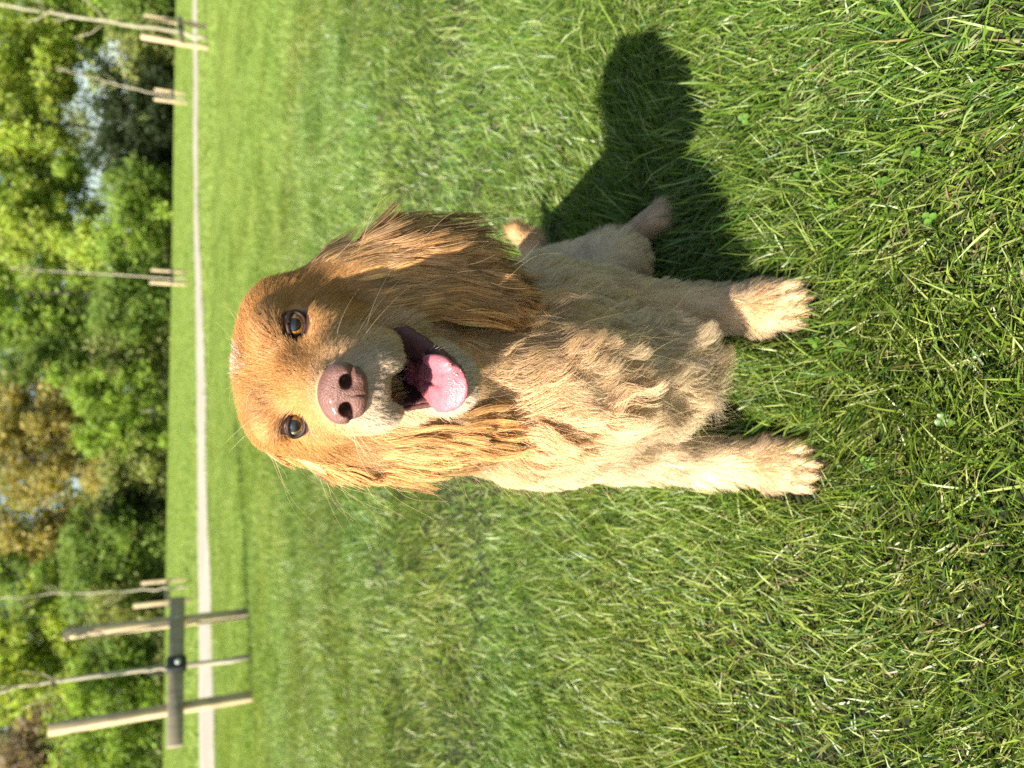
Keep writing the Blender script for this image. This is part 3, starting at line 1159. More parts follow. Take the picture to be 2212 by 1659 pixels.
# hind legs
for sx, kx in ((1, 0.150), (-1, -0.030)):
    tx_ = 0.115 if sx > 0 else 0.0
    BF.cone((tx_, 0.94, 0.105), (kx, 0.825, 0.080), 0.072, 0.040, k=0.03)
    fx = kx + 0.030 * sx
    BF.cone((kx, 0.825, 0.080), (fx, 0.925, 0.035), 0.034, 0.022, k=0.02)
    px_ = kx + 0.062 * sx
    BF.cone((fx, 0.92, 0.022), (px_, 0.83, 0.014), 0.020, 0.018, k=0.012)
    for q in (-1.5, -0.5, 0.5, 1.5):
        BF.ell((px_ + 0.009 * q + 0.006 * sx, 0.812 + 0.004 * abs(q), 0.012), (0.0065, 0.013, 0.010), k=0.005)
# tail, carried up and out beyond the rump
BF.chain([(0.10, 1.05, 0.09), (0.175, 1.11, 0.045), (0.230, 1.13, 0.040), (0.246, 1.125, 0.075)], [0.030, 0.022, 0.018, 0.0155], k=0.015)
# front legs
FRONT = []
for sx, X0, dy in ((1, 0.083, 0.0), (-1, -0.084, -0.012)):
    BF.ell((X0 - (0.010 if sx > 0 else -0.020), 0.70 + dy, 0.245), (0.036, 0.055, 0.075), k=0.03)
    BF.cone((X0 if sx > 0 else -0.062, 0.705 + dy, 0.235), ((X0 + 0.002) if sx > 0 else -0.070, 0.71 + dy, 0.165), 0.040 if sx > 0 else 0.034, 0.032, k=0.02)
    BF.cone(((X0 + 0.002) if sx > 0 else -0.070, 0.71 + dy, 0.165), (X0, 0.685 + dy, 0.065), 0.032, 0.0225, k=0.012)
    BF.cone((X0, 0.685 + dy, 0.065), (X0 - 0.001 * sx, 0.655 + dy, 0.028), 0.0225, 0.0215, k=0.010)
    BF.ell((X0 - 0.001 * sx, 0.628 + dy, 0.018), (0.0285, 0.036, 0.0195), k=0.010)
    for q in (-1.5, -0.5, 0.5, 1.5):
        tc_ = np.array((X0 - 0.001 * sx + 0.0122 * q, 0.591 + dy + (0.0075 if abs(q) > 1 else 0.0), 0.0125))
        BF.ell(tc_, (0.0080, 0.0185, 0.0125), k=0.0018)
        FRONT.append(tc_)
# skull and muzzle
cm = 0.01


def hell(l, f, h, rl, rf, rh, k=0.8, cut=False, F=BF, tilt=0.0):
    ax = HAX
    if tilt:
        ct, st = math.cos(tilt), math.sin(tilt)
        ax = np.stack([HLf, HF * ct + HU * st, HU * ct - HF * st])
    F.ell(H(l, f, h), np.array((rl, rf, rh)) * cm, ax, k * cm, cut)


def hcone(a, b, ra, rb, k=0.8, cut=False, F=BF):
    F.cone(H(*a), H(*b), ra * cm, rb * cm, k * cm, cut)


BF.cone(H(0, -6.0, -2.5), (0.004, 0.612, 0.43), 0.052, 0.054, k=0.03)
hell(0, -5.2, -0.5, 5.2, 5.9, 4.0)
hell(0, -4.4, 0.2, 4.3, 4.6, 2.8, 1.5)
for s_ in (1, -1):
    hell(2.6 * s_, -1.1, 1.35, 1.9, 1.7, 1.35, 0.9)         # brow
    hell(3.1 * s_, -2.4, -3.0, 1.5, 3.0, 2.6, 1.2)         # cheek
    hell(2.5 * s_, 0.0, -2.0, 1.4, 1.8, 1.4, 2.0)          # below the eye
    hell(1.55 * s_, 4.5, -4.1, 1.25, 2.9, 2.05, 0.7)      # flews
    hell(2.3 * s_, 2.2, -4.5, 1.1, 3.0, 1.8, 0.8)
hcone((0, -1.0, -1.1), (0, 6.6, -2.3), 2.0, 1.75, 1.1)      # muzzle
hell(0, 6.3, -3.6, 1.6, 1.5, 1.35, 0.7)
for s_ in (1, -1):
    hcone((1.5 * s_, 4.2, -2.6), (2.7 * s_, -1.0, -2.5), 1.3, 1.7, 1.4)      # muzzle runs into the cheek
hell(0, 0.6, -0.1, 1.7, 2.2, 1.1, 1.2)                        # stop
# lower jaw, hanging open
for s_ in (1, -1):
    hcone((2.7 if s_ > 0 else -2.2, -3.2, -5.2), (0.95 * s_, 3.8, -10.0), 1.25 if s_ > 0 else 1.1, 0.70, 0.8)
    hcone(((3.2 if s_ > 0 else -2.4), -1.4, -4.2), ((2.9 if s_ > 0 else -1.9), -0.4, -7.4), 0.9, 0.8, 0.6)    # stretched cheek at the corner
hell(-0.1, 4.2, -10.15, 1.25, 1.1, 0.85, 0.6)
hell(0, 0.8, -9.0, 1.8, 4.0, 0.8, 0.8, tilt=-0.5)
hcone((0, -5.0, -6.5), (0, 0.5, -9.3), 3.0, 1.7, 1.2)
BF.cone(H(0, -4.5, -7.0), (0.003, 0.625, 0.40), 0.035, 0.05, k=0.03)
# mouth hollow
hell(0, 1.8, -7.1, 1.75, 5.6, 1.75, 0.4, True, tilt=-0.15)
for s_ in (1, -1):                                         # nostril passages
    hell(0.82 * s_, 7.9, -2.19, 0.55, 1.5, 0.52, 0.15, True)
# eye sockets
EYES = []
for s_ in (1, -1):
    c_ = H(3.35 * s_, -0.62, 0.0)
    EYES.append((s_, c_))
    hell(3.42 * s_, 0.55, -0.08, 0.98, 1.05, 0.70, 0.35, True)
# ears: hanging flaps
EARS = {}
for s_, cs_, wd_, rw in (
        (1, [(0.062, 0.578, 0.500), (0.074, 0.566, 0.477), (0.084, 0.557, 0.445), (0.086, 0.555, 0.412), (0.078, 0.558, 0.385)], (0.965, 0.26, 0.05), [0.016, 0.025, 0.034, 0.034, 0.024]),
        (-1, [(-0.046, 0.588, 0.498), (-0.050, 0.580, 0.474), (-0.050, 0.574, 0.440), (-0.045, 0.573, 0.403), (-0.038, 0.575, 0.372)], (-0.72, 0.69, 0.05), [0.018, 0.025, 0.030, 0.028, 0.021])):
    w_ = norm(np.array(wd_))
    dn = norm(np.array(cs_[-1]) - np.array(cs_[1]))
    v_ = norm(dn - w_ * (dn @ w_))
    t_ = np.cross(w_, v_)
    EARS[s_] = (np.array(cs_), w_, v_, t_, np.array(rw))
    BF.cone(H(4.1 * s_, -4.4, 0.4), np.array(cs_[1]), 0.018, 0.012, k=0.03)
    for c_, r_ in zip(cs_[1:], rw[1:]):
        BF.ell(c_, (r_, 0.026, 0.0080), np.stack([w_, v_, t_]), 0.012)
BF.finish()
BV, BQ = BF.surface()

# ---- colours of the coat
GOLD = np.array((0.45, 0.222, 0.068))
DEEP = np.array((0.36, 0.180, 0.060))
PALE = np.array((0.63, 0.44, 0.245))
CREAM = np.array((0.64, 0.495, 0.305))
WHITE = np.array((0.68, 0.62, 0.54))
FACEP = np.array((0.54, 0.31, 0.125))
GREYW = np.array((0.58, 0.47, 0.355))
TAN = np.array((0.48, 0.255, 0.090))

U_, F_, L_ = HU, HF, HLf
CP = []


def cp(pos, length, d, col, lift=0.25, wave=0.0, clump=0.2, head=False, rad=0.03):
    CP.append((np.asarray(pos, float), length, np.asarray(d, float), np.asarray(col, float), lift, wave, clump, rad))


# head
for p_, ln_, d_, c_, lf_ in [
    ((0, 7.0, -0.9), 3.5, -F_ + 0.2 * U_, FACEP, 0.25), ((0, 4.5, -0.4), 5, -F_ + 0.2 * U_, GOLD, 0.25), ((0, 2.0, 0.2), 6, -F_ + 0.6 * U_, GOLD, 0.25),
    ((0, 0.2, 1.2), 8, U_ - 0.3 * F_, GOLD, 0.3), ((0, -0.5, 2.6), 11, U_ - 0.6 * F_, GOLD, 0.35), ((0, -2.5, 3.7), 15, -F_ + 0.9 * U_, GOLD, 0.5),
    ((0, -6, 4.0), 17, -F_ + 0.2 * U_, GOLD, 0.4),
    
    ((0, 6.6, -4.6), 6, -U_ + 0.2 * F_, GREYW, 0.45), ((0, 7.2, -3.6), 3.5, -U_, GREYW, 0.4),
    ((0, 5.2, -10.8), 7, -U_ + 0.15 * F_, GREYW, 0.5), ((0, 2.5, -11.2), 14, -U_ - 0.4 * F_, CREAM, 0.5),
]:
    cp(H(*p_), ln_, d_, c_, lf_, 0.02, 0.25, rad=0.014)
for s_ in (1, -1):
    Ls = L_ * s_
    for p_, ln_, d_, c_, lf_ in [
        ((2.0, 0.2, 1.6), 8, U_ + 0.5 * Ls - 0.2 * F_, GOLD, 0.3), ((3.0, -0.8, 2.3), 9, U_ + 0.6 * Ls - 0.5 * F_, GOLD, 0.3),
        ((2.6, -3.5, 3.4), 14, -F_ + 0.5 * Ls + 0.6 * U_, GOLD, 0.4), ((4.5, -3.5, 2.2), 14, -F_ + 0.8 * Ls + 0.1 * U_, GOLD, 0.3),
        ((5.2, -2.4, 0.6), 11, -F_ + 0.5 * Ls - 0.5 * U_, GOLD, 0.25), ((4.6, -0.6, -0.8), 8, -F_ + 0.3 * Ls - 0.7 * U_, GOLD, 0.25),
        ((3.4, 0.9, -1.6), 6, -0.5 * F_ + 0.5 * Ls - 0.8 * U_, FACEP, 0.25), ((1.9, 2.6, -0.9), 5, -F_ + 0.3 * Ls - 0.1 * U_, GOLD, 0.25),
        ((2.2, 4.4, -2.2), 6, -F_ + 0.1 * Ls - 0.4 * U_, FACEP, 0.25), ((2.0, 6.2, -2.4), 4.5, -F_ + 0.3 * Ls - 0.5 * U_, FACEP, 0.25),
        ((2.7, 4.2, -4.6), 8, -0.8 * F_ - 0.7 * U_ + 0.1 * Ls, PALE, 0.3), ((1.8, 5.8, -5.6), 8, -0.4 * F_ - U_ + 0.15 * Ls, GREYW, 0.45),
        ((1.1, 7.1, -3.9), 5, -0.3 * F_ - U_ + 0.4 * Ls, GREYW, 0.4), ((2.9, 2.0, -4.6), 9, -F_ - 0.7 * U_, FACEP, 0.3),
        ((4.4, -0.5, -3.0), 11, -F_ - 0.6 * U_, GOLD, 0.25), ((5.2, -3.0, -3.0), 16, -F_ - 0.8 * U_, GOLD, 0.25), ((4.6, -2.5, -5.5), 18, -0.7 * F_ - U_, TAN, 0.3),
        ((2.6, 1.5, -9.0), 10, -0.8 * F_ - 0.7 * U_ + 0.2 * Ls, GREYW, 0.35), ((1.5, 4.4, -10.3), 7, -0.4 * F_ - U_ + 0.3 * Ls, GREYW, 0.5),
        ((2.9, -1.0, -8.0), 14, -F_ - 0.8 * U_, PALE, 0.3),
        ((5.0, -6.5, 1.5), 20, -F_ * 0.4 - U_, GOLD, 0.25),
    ]:
        cp(H(p_[0] * s_, p_[1], p_[2]), ln_, d_, c_, lf_, 0.02, 0.2, rad=0.014)
# neck and chest
for x_, sgn in ((0.0, 0), (0.05, 1), (-0.05, -1)):
    cp((x_, 0.56, 0.40), 32, (0.25 * sgn, -0.15, -1), PALE * 1.1, 0.35, 0.10, 0.55, rad=0.04)
    cp((x_ * 1.2, 0.565, 0.33), 52, (0.35 * sgn, -0.15, -1), PALE if sgn == 0 else TAN, 0.45, 0.16, 0.7, rad=0.04)
    cp((x_ * 1.4, 0.565, 0.27), 56, (-0.15 * sgn + 0.1, -0.1, -1), PALE if sgn == 0 else CREAM, 0.45, 0.16, 0.7, rad=0.04)
    cp((x_ * 1.2, 0.585, 0.20), 56, (-0.2 * sgn, -0.1, -1), CREAM, 0.40, 0.15, 0.7, rad=0.04)
    cp((x_, 0.64, 0.14), 44, (-0.1 * sgn, -0.05, -1), CREAM, 0.35, 0.12, 0.6, rad=0.04)
# sides and back
cp((0.13, 0.72, 0.24), 22, (0.3, 0.5, -1), CREAM, 0.35, 0.06, 0.4, rad=0.05)
cp((0.125, 0.70, 0.30), 28, (0.5, 0.1, -1), CREAM, 0.4, 0.1, 0.6, rad=0.04)
cp((0.11, 0.655, 0.22), 40, (0.35, -0.1, -1), CREAM, 0.45, 0.12, 0.7, rad=0.04)
cp((0.15, 0.82, 0.18), 20, (0.2, 0.6, -0.8), CREAM, 0.3, 0.04, 0.3, rad=0.07)
cp((0.17, 0.95, 0.12), 18, (0.2, 0.5, -0.8), CREAM, 0.3, 0.04, 0.3, rad=0.07)
cp((-0.10, 0.69, 0.22), 16, (-0.2, 0.2, -1), CREAM * 1.12, 0.25, 0.03, 0.3, rad=0.05)
cp((-0.10, 0.64, 0.27), 20, (-0.2, 0.1, -1), PALE, 0.25, 0.05, 0.35, rad=0.04)
cp((-0.1, 0.85, 0.18), 20, (-0.2, 0.6, -0.8), CREAM, 0.25, 0.03, 0.3, rad=0.08)
cp((0.0, 0.85, 0.32), 20, (0, 1, -0.3), TAN, 0.2, 0.03, 0.3, rad=0.08)
cp((0.05, 1.05, 0.22), 22, (0, 0.8, -0.5), TAN, 0.2, 0.03, 0.3, rad=0.08)
cp((0.16, 0.82, 0.09), 20, (0.3, 0.3, -1), CREAM, 0.45, 0.04, 0.45, rad=0.04)
cp((0.15, 0.90, 0.13), 24, (0.3, 0.3, -0.8), CREAM, 0.4, 0.05, 0.45, rad=0.05)
cp((0.20, 0.86, 0.02), 12, (0.2, -0.8, -0.2), PALE, 0.3, 0.0, 0.2, rad=0.035)
cp((-0.1, 0.86, 0.03), 9, (-0.2, -0.5, -0.3), PALE, 0.3, 0.0, 0.2, rad=0.04)
cp((0.246, 1.125, 0.06), 14, (0.2, 0.1, 0.7), TAN, 0.35, 0.02, 0.3, rad=0.03)
cp((0.20, 1.12, 0.04), 20, (0.5, 0.3, -0.2), CREAM, 0.4, 0.06, 0.5, rad=0.03)
# front legs
for sx, X0, dy in ((1, 0.083, 0.0), (-1, -0.084, -0.012)):
    cp((X0, 0.675 + dy, 0.19), 18, (0.1 * sx, 0.2, -1), CREAM, 0.4, 0.04, 0.35, rad=0.035)
    cp((X0 + 0.03 * sx, 0.70 + dy, 0.15), 13, (0.15 * sx, 0.3, -1), CREAM, 0.3, 0.03, 0.35, rad=0.03)
    cp((X0 - 0.03 * sx, 0.71 + dy, 0.12), 24, (-0.3 * sx, 0.4, -0.8), CREAM, 0.4, 0.06, 0.5, rad=0.03)
    cp((X0, 0.67 + dy, 0.10), 16, (0.05 * sx, 0.1, -1), CREAM, 0.45, 0.03, 0.35, rad=0.03)
    cp((X0, 0.74 + dy, 0.11), 26, (0, 0.7, -0.8), CREAM, 0.4, 0.06, 0.5, rad=0.03)
    cp((X0, 0.655 + dy, 0.055), 17, (0, -0.4, -1), PALE * 1.08, 0.5, 0.03, 0.4, rad=0.025)
    cp((X0 + 0.02 * sx, 0.66 + dy, 0.03), 19, (0.4 * sx, 0, -1), CREAM, 0.55, 0.03, 0.4, rad=0.02)
    cp((X0 - 0.02 * sx, 0.66 + dy, 0.03), 19, (-0.4 * sx, 0, -1), CREAM, 0.55, 0.03, 0.4, rad=0.02)
    cp((X0, 0.62 + dy, 0.035), 10, (0, -1, -0.4), TAN * 1.1, 0.3, 0.03, 0.6, rad=0.02)
    cp((X0, 0.588 + dy, 0.02), 9.0, (0, -1, -0.8), PALE * 0.95, 0.28, 0.0, 0.7, rad=0.016)
    cp((X0 + 0.024 * sx, 0.615 + dy, 0.018), 8, (0.4 * sx, -0.8, -0.6), CREAM * 0.9, 0.3, 0.0, 0.7, rad=0.016)
    cp((X0 - 0.024 * sx, 0.615 + dy, 0.018), 8, (-0.4 * sx, -0.8, -0.6), CREAM * 0.9, 0.3, 0.0, 0.7, rad=0.016)

CP_P = np.stack([c[0] for c in CP])
CP_R = np.array([c[7] for c in CP])
CP_LEN = np.array([c[1] for c in CP]) * 0.001
CP_D = norm(np.stack([c[2] for c in CP]))
CP_C = np.stack([c[3] for c in CP])
CP_X = np.array([(c[4], c[5], c[6]) for c in CP])


def coat_at(p):
    """blend of the styling points round each root"""
    out = [np.zeros(len(p)), np.zeros((len(p), 3)), np.zeros((len(p), 3)), np.zeros((len(p), 3))]
    for a in range(0, len(p), 20000):
        q = p[a:a + 20000]
        d2 = ((q[:, None, :] - CP_P[None]) ** 2).sum(-1) / (CP_R[None] ** 2)
        w = np.exp(-0.5 * d2) + 1e-3 / (0.1 + d2) ** 2
        w /= w.sum(1, keepdims=True)
        out[0][a:a + 20000] = w @ CP_LEN
        out[1][a:a + 20000] = w @ CP_D
        out[2][a:a + 20000] = w @ CP_C
        out[3][a:a + 20000] = w @ CP_X
    return out


def ear_dist(p, s_):
    cs, w, v, t, rw = EARS[s_]
    best = np.full(len(p), 9.0)
    for c, r in zip(cs, rw):
        q = p - c
        qq = np.stack([q @ w / (r + 0.003), q @ v / 0.037, q @ t / 0.012], -1)
        best = np.minimum(best, np.linalg.norm(qq, axis=1))
    return best


def in_mouth(p):
    q = to_head(p)
    f, l, h = q[:, 1], q[:, 0], q[:, 2]
    # a wedge between the upper lip line and the lower lip line
    up = -4.45 - np.clip(np.abs(l) - 0.3, 0, 1.4) * 1.1
    dn = -9.55 + (5.0 - f) * 0.55
    c_, s_ = math.cos(-0.15), math.sin(-0.15)
    ff, hh = (f - 1.8) * c_ + (h + 7.1) * s_, (h + 7.1) * c_ - (f - 1.8) * s_
    inside = ((l / 1.95) ** 2 + (ff / 5.9) ** 2 + (hh / 1.95) ** 2 < 1) & (f < 6.0)
    return inside | (f < 6.2) & (f > -5) & (np.abs(l) < 2.3 - 0.06 * f) & (h < up) & (h > dn)


# ---- path of the lower lip, kept free of fur
lip_pts = [(2.6, -2.6, -5.8), (2.95, -0.6, -6.5), (3.0, 0.2, -6.95), (2.8, 1.0, -7.5), (2.45, 2.1, -8.15), (1.95, 3.3, -8.95), (1.25, 4.5, -9.6), (0.6, 5.2, -9.95), (-0.1, 5.35, -10.0)]
lip_pts = lip_pts + [(-a * 0.80, b_, c_) for a, b_, c_ in lip_pts[-2::-1]]
k_ = np.linspace(0, len(lip_pts) - 1, 48)
LP = np.array([H(*q) for q in lip_pts])
LPi = np.stack([np.interp(k_, np.arange(len(LP)), LP[:, i]) for i in range(3)], -1)
for _ in range(3):
    LPi[1:-1] = (LPi[:-2] + 2 * LPi[1:-1] + LPi[2:]) / 4
LPR = np.interp(np.linspace(0, 1, 48), [0, 0.08, 0.2, 0.36, 0.5, 0.7, 0.88, 1], [0.0015, 0.0046, 0.0062, 0.0040, 0.0020, 0.0020, 0.0020, 0.0012])
LPR = LPR * (1 + 0.10 * np.sin(np.arange(48) * 1.7) + 0.06 * np.sin(np.arange(48) * 0.9))


def near_lip(p_, extra=0.0015):
    d = np.full(len(p_), 9.0)
    for c, r_ in zip(LPi, LPR):
        d = np.minimum(d, np.linalg.norm(p_ - c, axis=1) - r_)
    return d < extra


# ---- the body mesh
body_me = np_mesh('body', BV, BQ, np.full(len(BQ), 4))
_len, _dir, _col, _x = coat_at(BV)
mouth_v = in_mouth(BV)
_col = _col * 0.8
_col[near_lip(BV, 0.004)] = (0.16, 0.07, 0.06)
_col[mouth_v] = (0.060, 0.020, 0.022)
# lids and muzzle skin show through the short hair round the eyes and above the lip
for s_, c_ in EYES:
    d_ = np.linalg.norm(BV - H(3.42 * s_, 0.2, 0), axis=1)
    w_ = np.clip((0.0150 - d_) / 0.004, 0, 1)[:, None]
    _col = _col * (1 - w_) + np.array((0.06, 0.026, 0.018)) * w_
d_ = np.linalg.norm((BV - H(0, 6.8, -4.3)) / np.array((0.013, 0.02, 0.012)), axis=1)
w_ = np.clip(1.2 - d_, 0, 0.8)[:, None]
_col = _col * (1 - w_) + np.array((0.30, 0.13, 0.11)) * w_
q_ = to_head(BV)
_col[(q_[:, 1] > 6.2) & (np.abs(q_[:, 0]) < 1.5) & (np.abs(q_[:, 2] + 2.1) < 1.0)] = (0.035, 0.014, 0.012)   # inside the nostrils, their shadow painted in as dark skin colour
set_col(body_me, 'Col', _col)

SKIN, nt, out = new_mat('skin_under_fur')
at = nt.nodes.new('ShaderNodeAttribute')
at.attribute_name = 'Col'
p = nt.nodes.new('ShaderNodeBsdfPrincipled')
p.inputs['Roughness'].default_value = 0.6
p.inputs['Specular IOR Level'].default_value = 0.25
nt.links.new(at.outputs['Color'], p.inputs['Base Color'])
nt.links.new(p.outputs[0], out.inputs[0])

dog = empty('dog', (0.0, 0.70, float(terrain(0, 0.7))))
tag(dog, 'golden spaniel with long wavy ears sitting on the grass, mouth open, pink tongue out', 'dog')
link_mesh('body', body_me, SKIN, dog)

# ---- fur
HAIR, nt, out = new_mat('golden_hair')
try:
    HAIR.cycles.use_bump_map_correction = False
except Exception:
    pass
at = nt.nodes.new('ShaderNodeAttribute')
at.attribute_name = 'Col'
an = nt.nodes.new('ShaderNodeAttribute')
an.attribute_name = 'lie'
df = nt.nodes.new('ShaderNodeBsdfDiffuse')
nt.links.new(at.outputs['Color'], df.inputs['Color'])
nt.links.new(an.outputs['Vector'], df.inputs['Normal'])
tl = nt.nodes.new('ShaderNodeBsdfTranslucent')
nt.links.new(mixc(nt, 1.0, at.outputs['Color'], (1.15, 0.95, 0.7), 'MULTIPLY'), tl.inputs['Color'])
nt.links.new(an.outputs['Vector'], tl.inputs['Normal'])
hr = nt.nodes.new('ShaderNodeBsdfHair')
hr.component = 'Reflection'
hr.inputs['Offset'].default_value = math.radians(-4)
hr.inputs['RoughnessU'].default_value = 0.22
hr.inputs['RoughnessV'].default_value = 0.9
nt.links.new(mixc(nt, 0.45, at.outputs['Color'], (0.9, 0.85, 0.75)), hr.inputs['Color'])
m1 = nt.nodes.new('ShaderNodeMixShader')
m1.inputs[0].default_value = 0.16
nt.links.new(df.outputs[0], m1.inputs[1])
nt.links.new(tl.outputs[0], m1.inputs[2])
m2 = nt.nodes.new('ShaderNodeMixShader')
m2.inputs[0].default_value = 0.14
nt.links.new(m1.outputs[0], m2.inputs[1])
nt.links.new(hr.outputs[0], m2.inputs[2])
nt.links.new(m2.outputs[0], out.inputs[0])

# triangle soup for area sampling
_t = np.concatenate([BQ[:, [0, 1, 2]], BQ[:, [0, 2, 3]]])
_ta = BV[_t]
_area = 0.5 * np.linalg.norm(np.cross(_ta[:, 1] - _ta[:, 0], _ta[:, 2] - _ta[:, 0]), axis=1)
_tc = _ta.mean(1)


def roots(n, weight, rng):
    w = _area * weight
    c = np.cumsum(w)
    i = np.searchsorted(c, rng.random(n) * c[-1])
    i = np.minimum(i, len(_area) - 1)
    u = rng.random((n, 2))
    m = u.sum(1) > 1
    u[m] = 1 - u[m]
    T = _ta[i]
    p_ = T[:, 0] + u[:, :1] * (T[:, 1] - T[:, 0]) + u[:, 1:] * (T[:, 2] - T[:, 0])
    return p_


def grow(root, L, flow, lift, wave, droop, npts, rng, phase=None, freq=1.6, keep_out=0.0004):
    """strands that run along the skin, sag and wave; never dip below the body"""
    n = len(root)
    d, g = BF.sample(root)
    root = root - g * d[:, None]
    ft = norm(flow - g * (flow * g).sum(1, keepdims=True) + 1e-6)
    cur = norm(ft * 1.0 + g * lift[:, None])
    side = norm(np.cross(ft, g) + 1e-6)
    if phase is None:
        phase = rng.uniform(0, 6.28, n)
    pts = np.zeros((n, npts, 3))
    pts[:, 0] = root - g * 0.0008
    pos = pts[:, 0].copy()
    st = (L / (npts - 1))[:, None]
    for k in range(1, npts):
        t = k / (npts - 1)
        w = wave[:, None] * (side * np.cos(phase + freq * 6.283 * t)[:, None] + 0.5 * g * np.sin(phase * 1.3 + freq * 6.283 * t)[:, None]) * 6.0
        dr = norm(cur + np.array([0, 0, -1.0]) * (droop * t)[:, None] + w)
        pos = pos + dr * st
        d, gg = BF.sample(pos)
        need = keep_out + 0.35 * lift * L * t * (1 - 0.5 * t) * 0.5
        push = np.clip(need - d, 0, 0.02)
        pos = pos + gg * push[:, None]
        m = push > 0
        if m.any():
            c2 = cur - gg * np.minimum((cur * gg).sum(1), 0)[:, None]
            cur = np.where(m[:, None], norm(c2), cur)
        pts[:, k] = pos
    return pts


def locks(p_, ratio, rng):
    """index of the lock each root belongs to, and the root that leads it"""
    ng = max(8, len(p_) // ratio)
    gi = rng.choice(len(p_), ng, replace=False)
    kd = kdtree.KDTree(ng)
    for a, i in enumerate(gi):
        kd.insert(p_[i], a)
    kd.balance()
    near = np.array([kd.find(q)[1] for q in p_])
    return near, gi


def clump(pts, L, strength, ratio, rng, power=0.9, pre=None, gather=0.12):
    """draw the tips of neighbouring strands together into locks"""
    n = len(pts)
    near, gi = pre if pre is not None else locks(pts[:, 0], ratio, rng)
    G = pts[gi[near]]
    m = pts.shape[1]
    t = np.linspace(0, 1, m) ** power
    off = pts[:, :1] - G[:, :1]
    tgt = G + off * gather
    lim = np.linalg.norm(off[:, 0], axis=1) < np.maximum(0.6 * L, 0.004)
    s = (strength * lim * rng.uniform(0.6, 1.0, n))[:, None, None] * t[None, :, None]
    return pts * (1 - s) + tgt * s, gi[near]


def hair_object(name, pts, cols, r0, parent, rng, taper=0.25):
    n, m, _ = pts.shape
    hc = bpy.data.hair_curves.new(name)
    hc.add_curves([m] * n)
    hc.attributes['position'].data.foreach_set('vector', pts.astype(np.float32).ravel())
    ra = hc.attributes.get('radius') or hc.attributes.new('radius', 'FLOAT', 'POINT')
    prof = np.linspace(1.0, taper, m)
    prof[0] = 0.9
    rr = (np.asarray(r0) * rng.uniform(0.75, 1.25, n))[:, None] * prof[None]
    ra.data.foreach_set('value', rr.astype(np.float32).ravel())
    ca = hc.attributes.new('Col', 'FLOAT_COLOR', 'CURVE')
    c4 = np.ones((n, 4), np.float32)
    c4[:, :3] = np.clip(cols, 0.01, 0.95)
    ca.data.foreach_set('color', c4.ravel())
    # the side of each strand that looks away from the skin, bending with its waves
    _d, g = BF.sample(pts[:, 0])
    T = norm(np.gradient(pts, axis=1))
    nn = g[:, None, :] + rng.normal(0, 0.10, (n, 1, 3))
    nn = norm(nn - T * (nn * T).sum(-1, keepdims=True) * 0.85)
    va = hc.attributes.new('lie', 'FLOAT_VECTOR', 'POINT')
    va.data.foreach_set('vector', nn.astype(np.float32).ravel())
    hc.materials.append(HAIR)
    o = bpy.data.objects.new(name, hc)
    COL.objects.link(o)
    o.parent = parent
    o.matrix_parent_inverse = Matrix.Translation(-Vector(parent.location))
    return o


_mouth_t = in_mouth(_tc)
_eye_t = np.zeros(len(_tc), bool)
for s_, c_ in EYES:
    q = to_head(_tc) - np.array((3.42 * s_, 0.2, 0))
    _eye_t |= (np.abs(q[:, 1]) < 1.6) & ((q[:, 0] / 1.14) ** 2 + (q[:, 2] / 0.92) ** 2 < 1)
NOSE_C = H(0, 7.75, -2.05)
_qn = to_head(_tc)
_nose_t = (_qn[:, 1] > 7.0) & (np.hypot(_qn[:, 0] / 1.8, (_qn[:, 2] + 2.05) / 1.4) < 1)
_bad = _mouth_t | _eye_t | _nose_t | near_lip(_tc)
_ears_t = {s_: ear_dist(_tc, s_) < 1.0 for s_ in (1, -1)}
_head_t = (_qn[:, 1] > -9.5) & (_qn[:, 2] > -12.0 + np.clip(-_qn[:, 1] - 2, 0, 8) * 0.75)
_head_t &= ~_ears_t[1] & ~_ears_t[-1]


def vary(col, rng, n, a=0.16):
    c = col * (1 + rng.normal(0, a, (n, 1)))
    c[:, 1] *= 1 + rng.normal(0, 0.05, n)
    c[:, 2] *= 1 + rng.normal(0, 0.10, n)
    return np.clip(c, 0.02, 0.93)


def lock_tone(p_, rng, amt=0.18):
    """locks of paler and deeper hair, a few mm to cm wide"""
    return 1 + amt * (np.sin(p_[:, 0] * 310 + 2 * np.sin(p_[:, 2] * 90)) * 0.5 + np.sin(p_[:, 0] * 130 + p_[:, 2] * 60 + p_[:, 1] * 80) * 0.5)


def face_fur():
    r = np.random.default_rng(501)
    w = np.where(_head_t & ~_bad, 1.0, 0.0)
    w *= np.where(_qn[:, 1] > -5, 1.0, 0.6)
    n = 66000
    p_ = roots(n, w, r)
    L, D, C, X = coat_at(p_)
    L = L * r.uniform(0.7, 1.2, n)
    D = norm(D) + r.normal(0, 0.13, (n, 3))
    lift = X[:, 0] * r.uniform(0.7, 1.3, n)
    pts = grow(p_, L, D, lift, X[:, 1] * 0.5 + 0.01, np.full(n, 0.25), 5, r)
    pts, _ = clump(pts, L, np.full(n, 0.5), 14, r)
    C = vary(C, r, n) * lock_tone(p_, r, 0.10)[:, None]
    q = to_head(p_)
    wp = np.exp(-((q[:, 0] - 0.5) / 0.75) ** 2 - ((q[:, 1] + 4.0) / 1.8) ** 2) * (q[:, 2] > 1.5)
    wp = (r.random(n) < wp * 0.55)
    C[wp] = WHITE * r.uniform(0.85, 1.15, (wp.sum(), 1))
    return hair_object('face_fur', pts, C, 0.000135, dog, r)


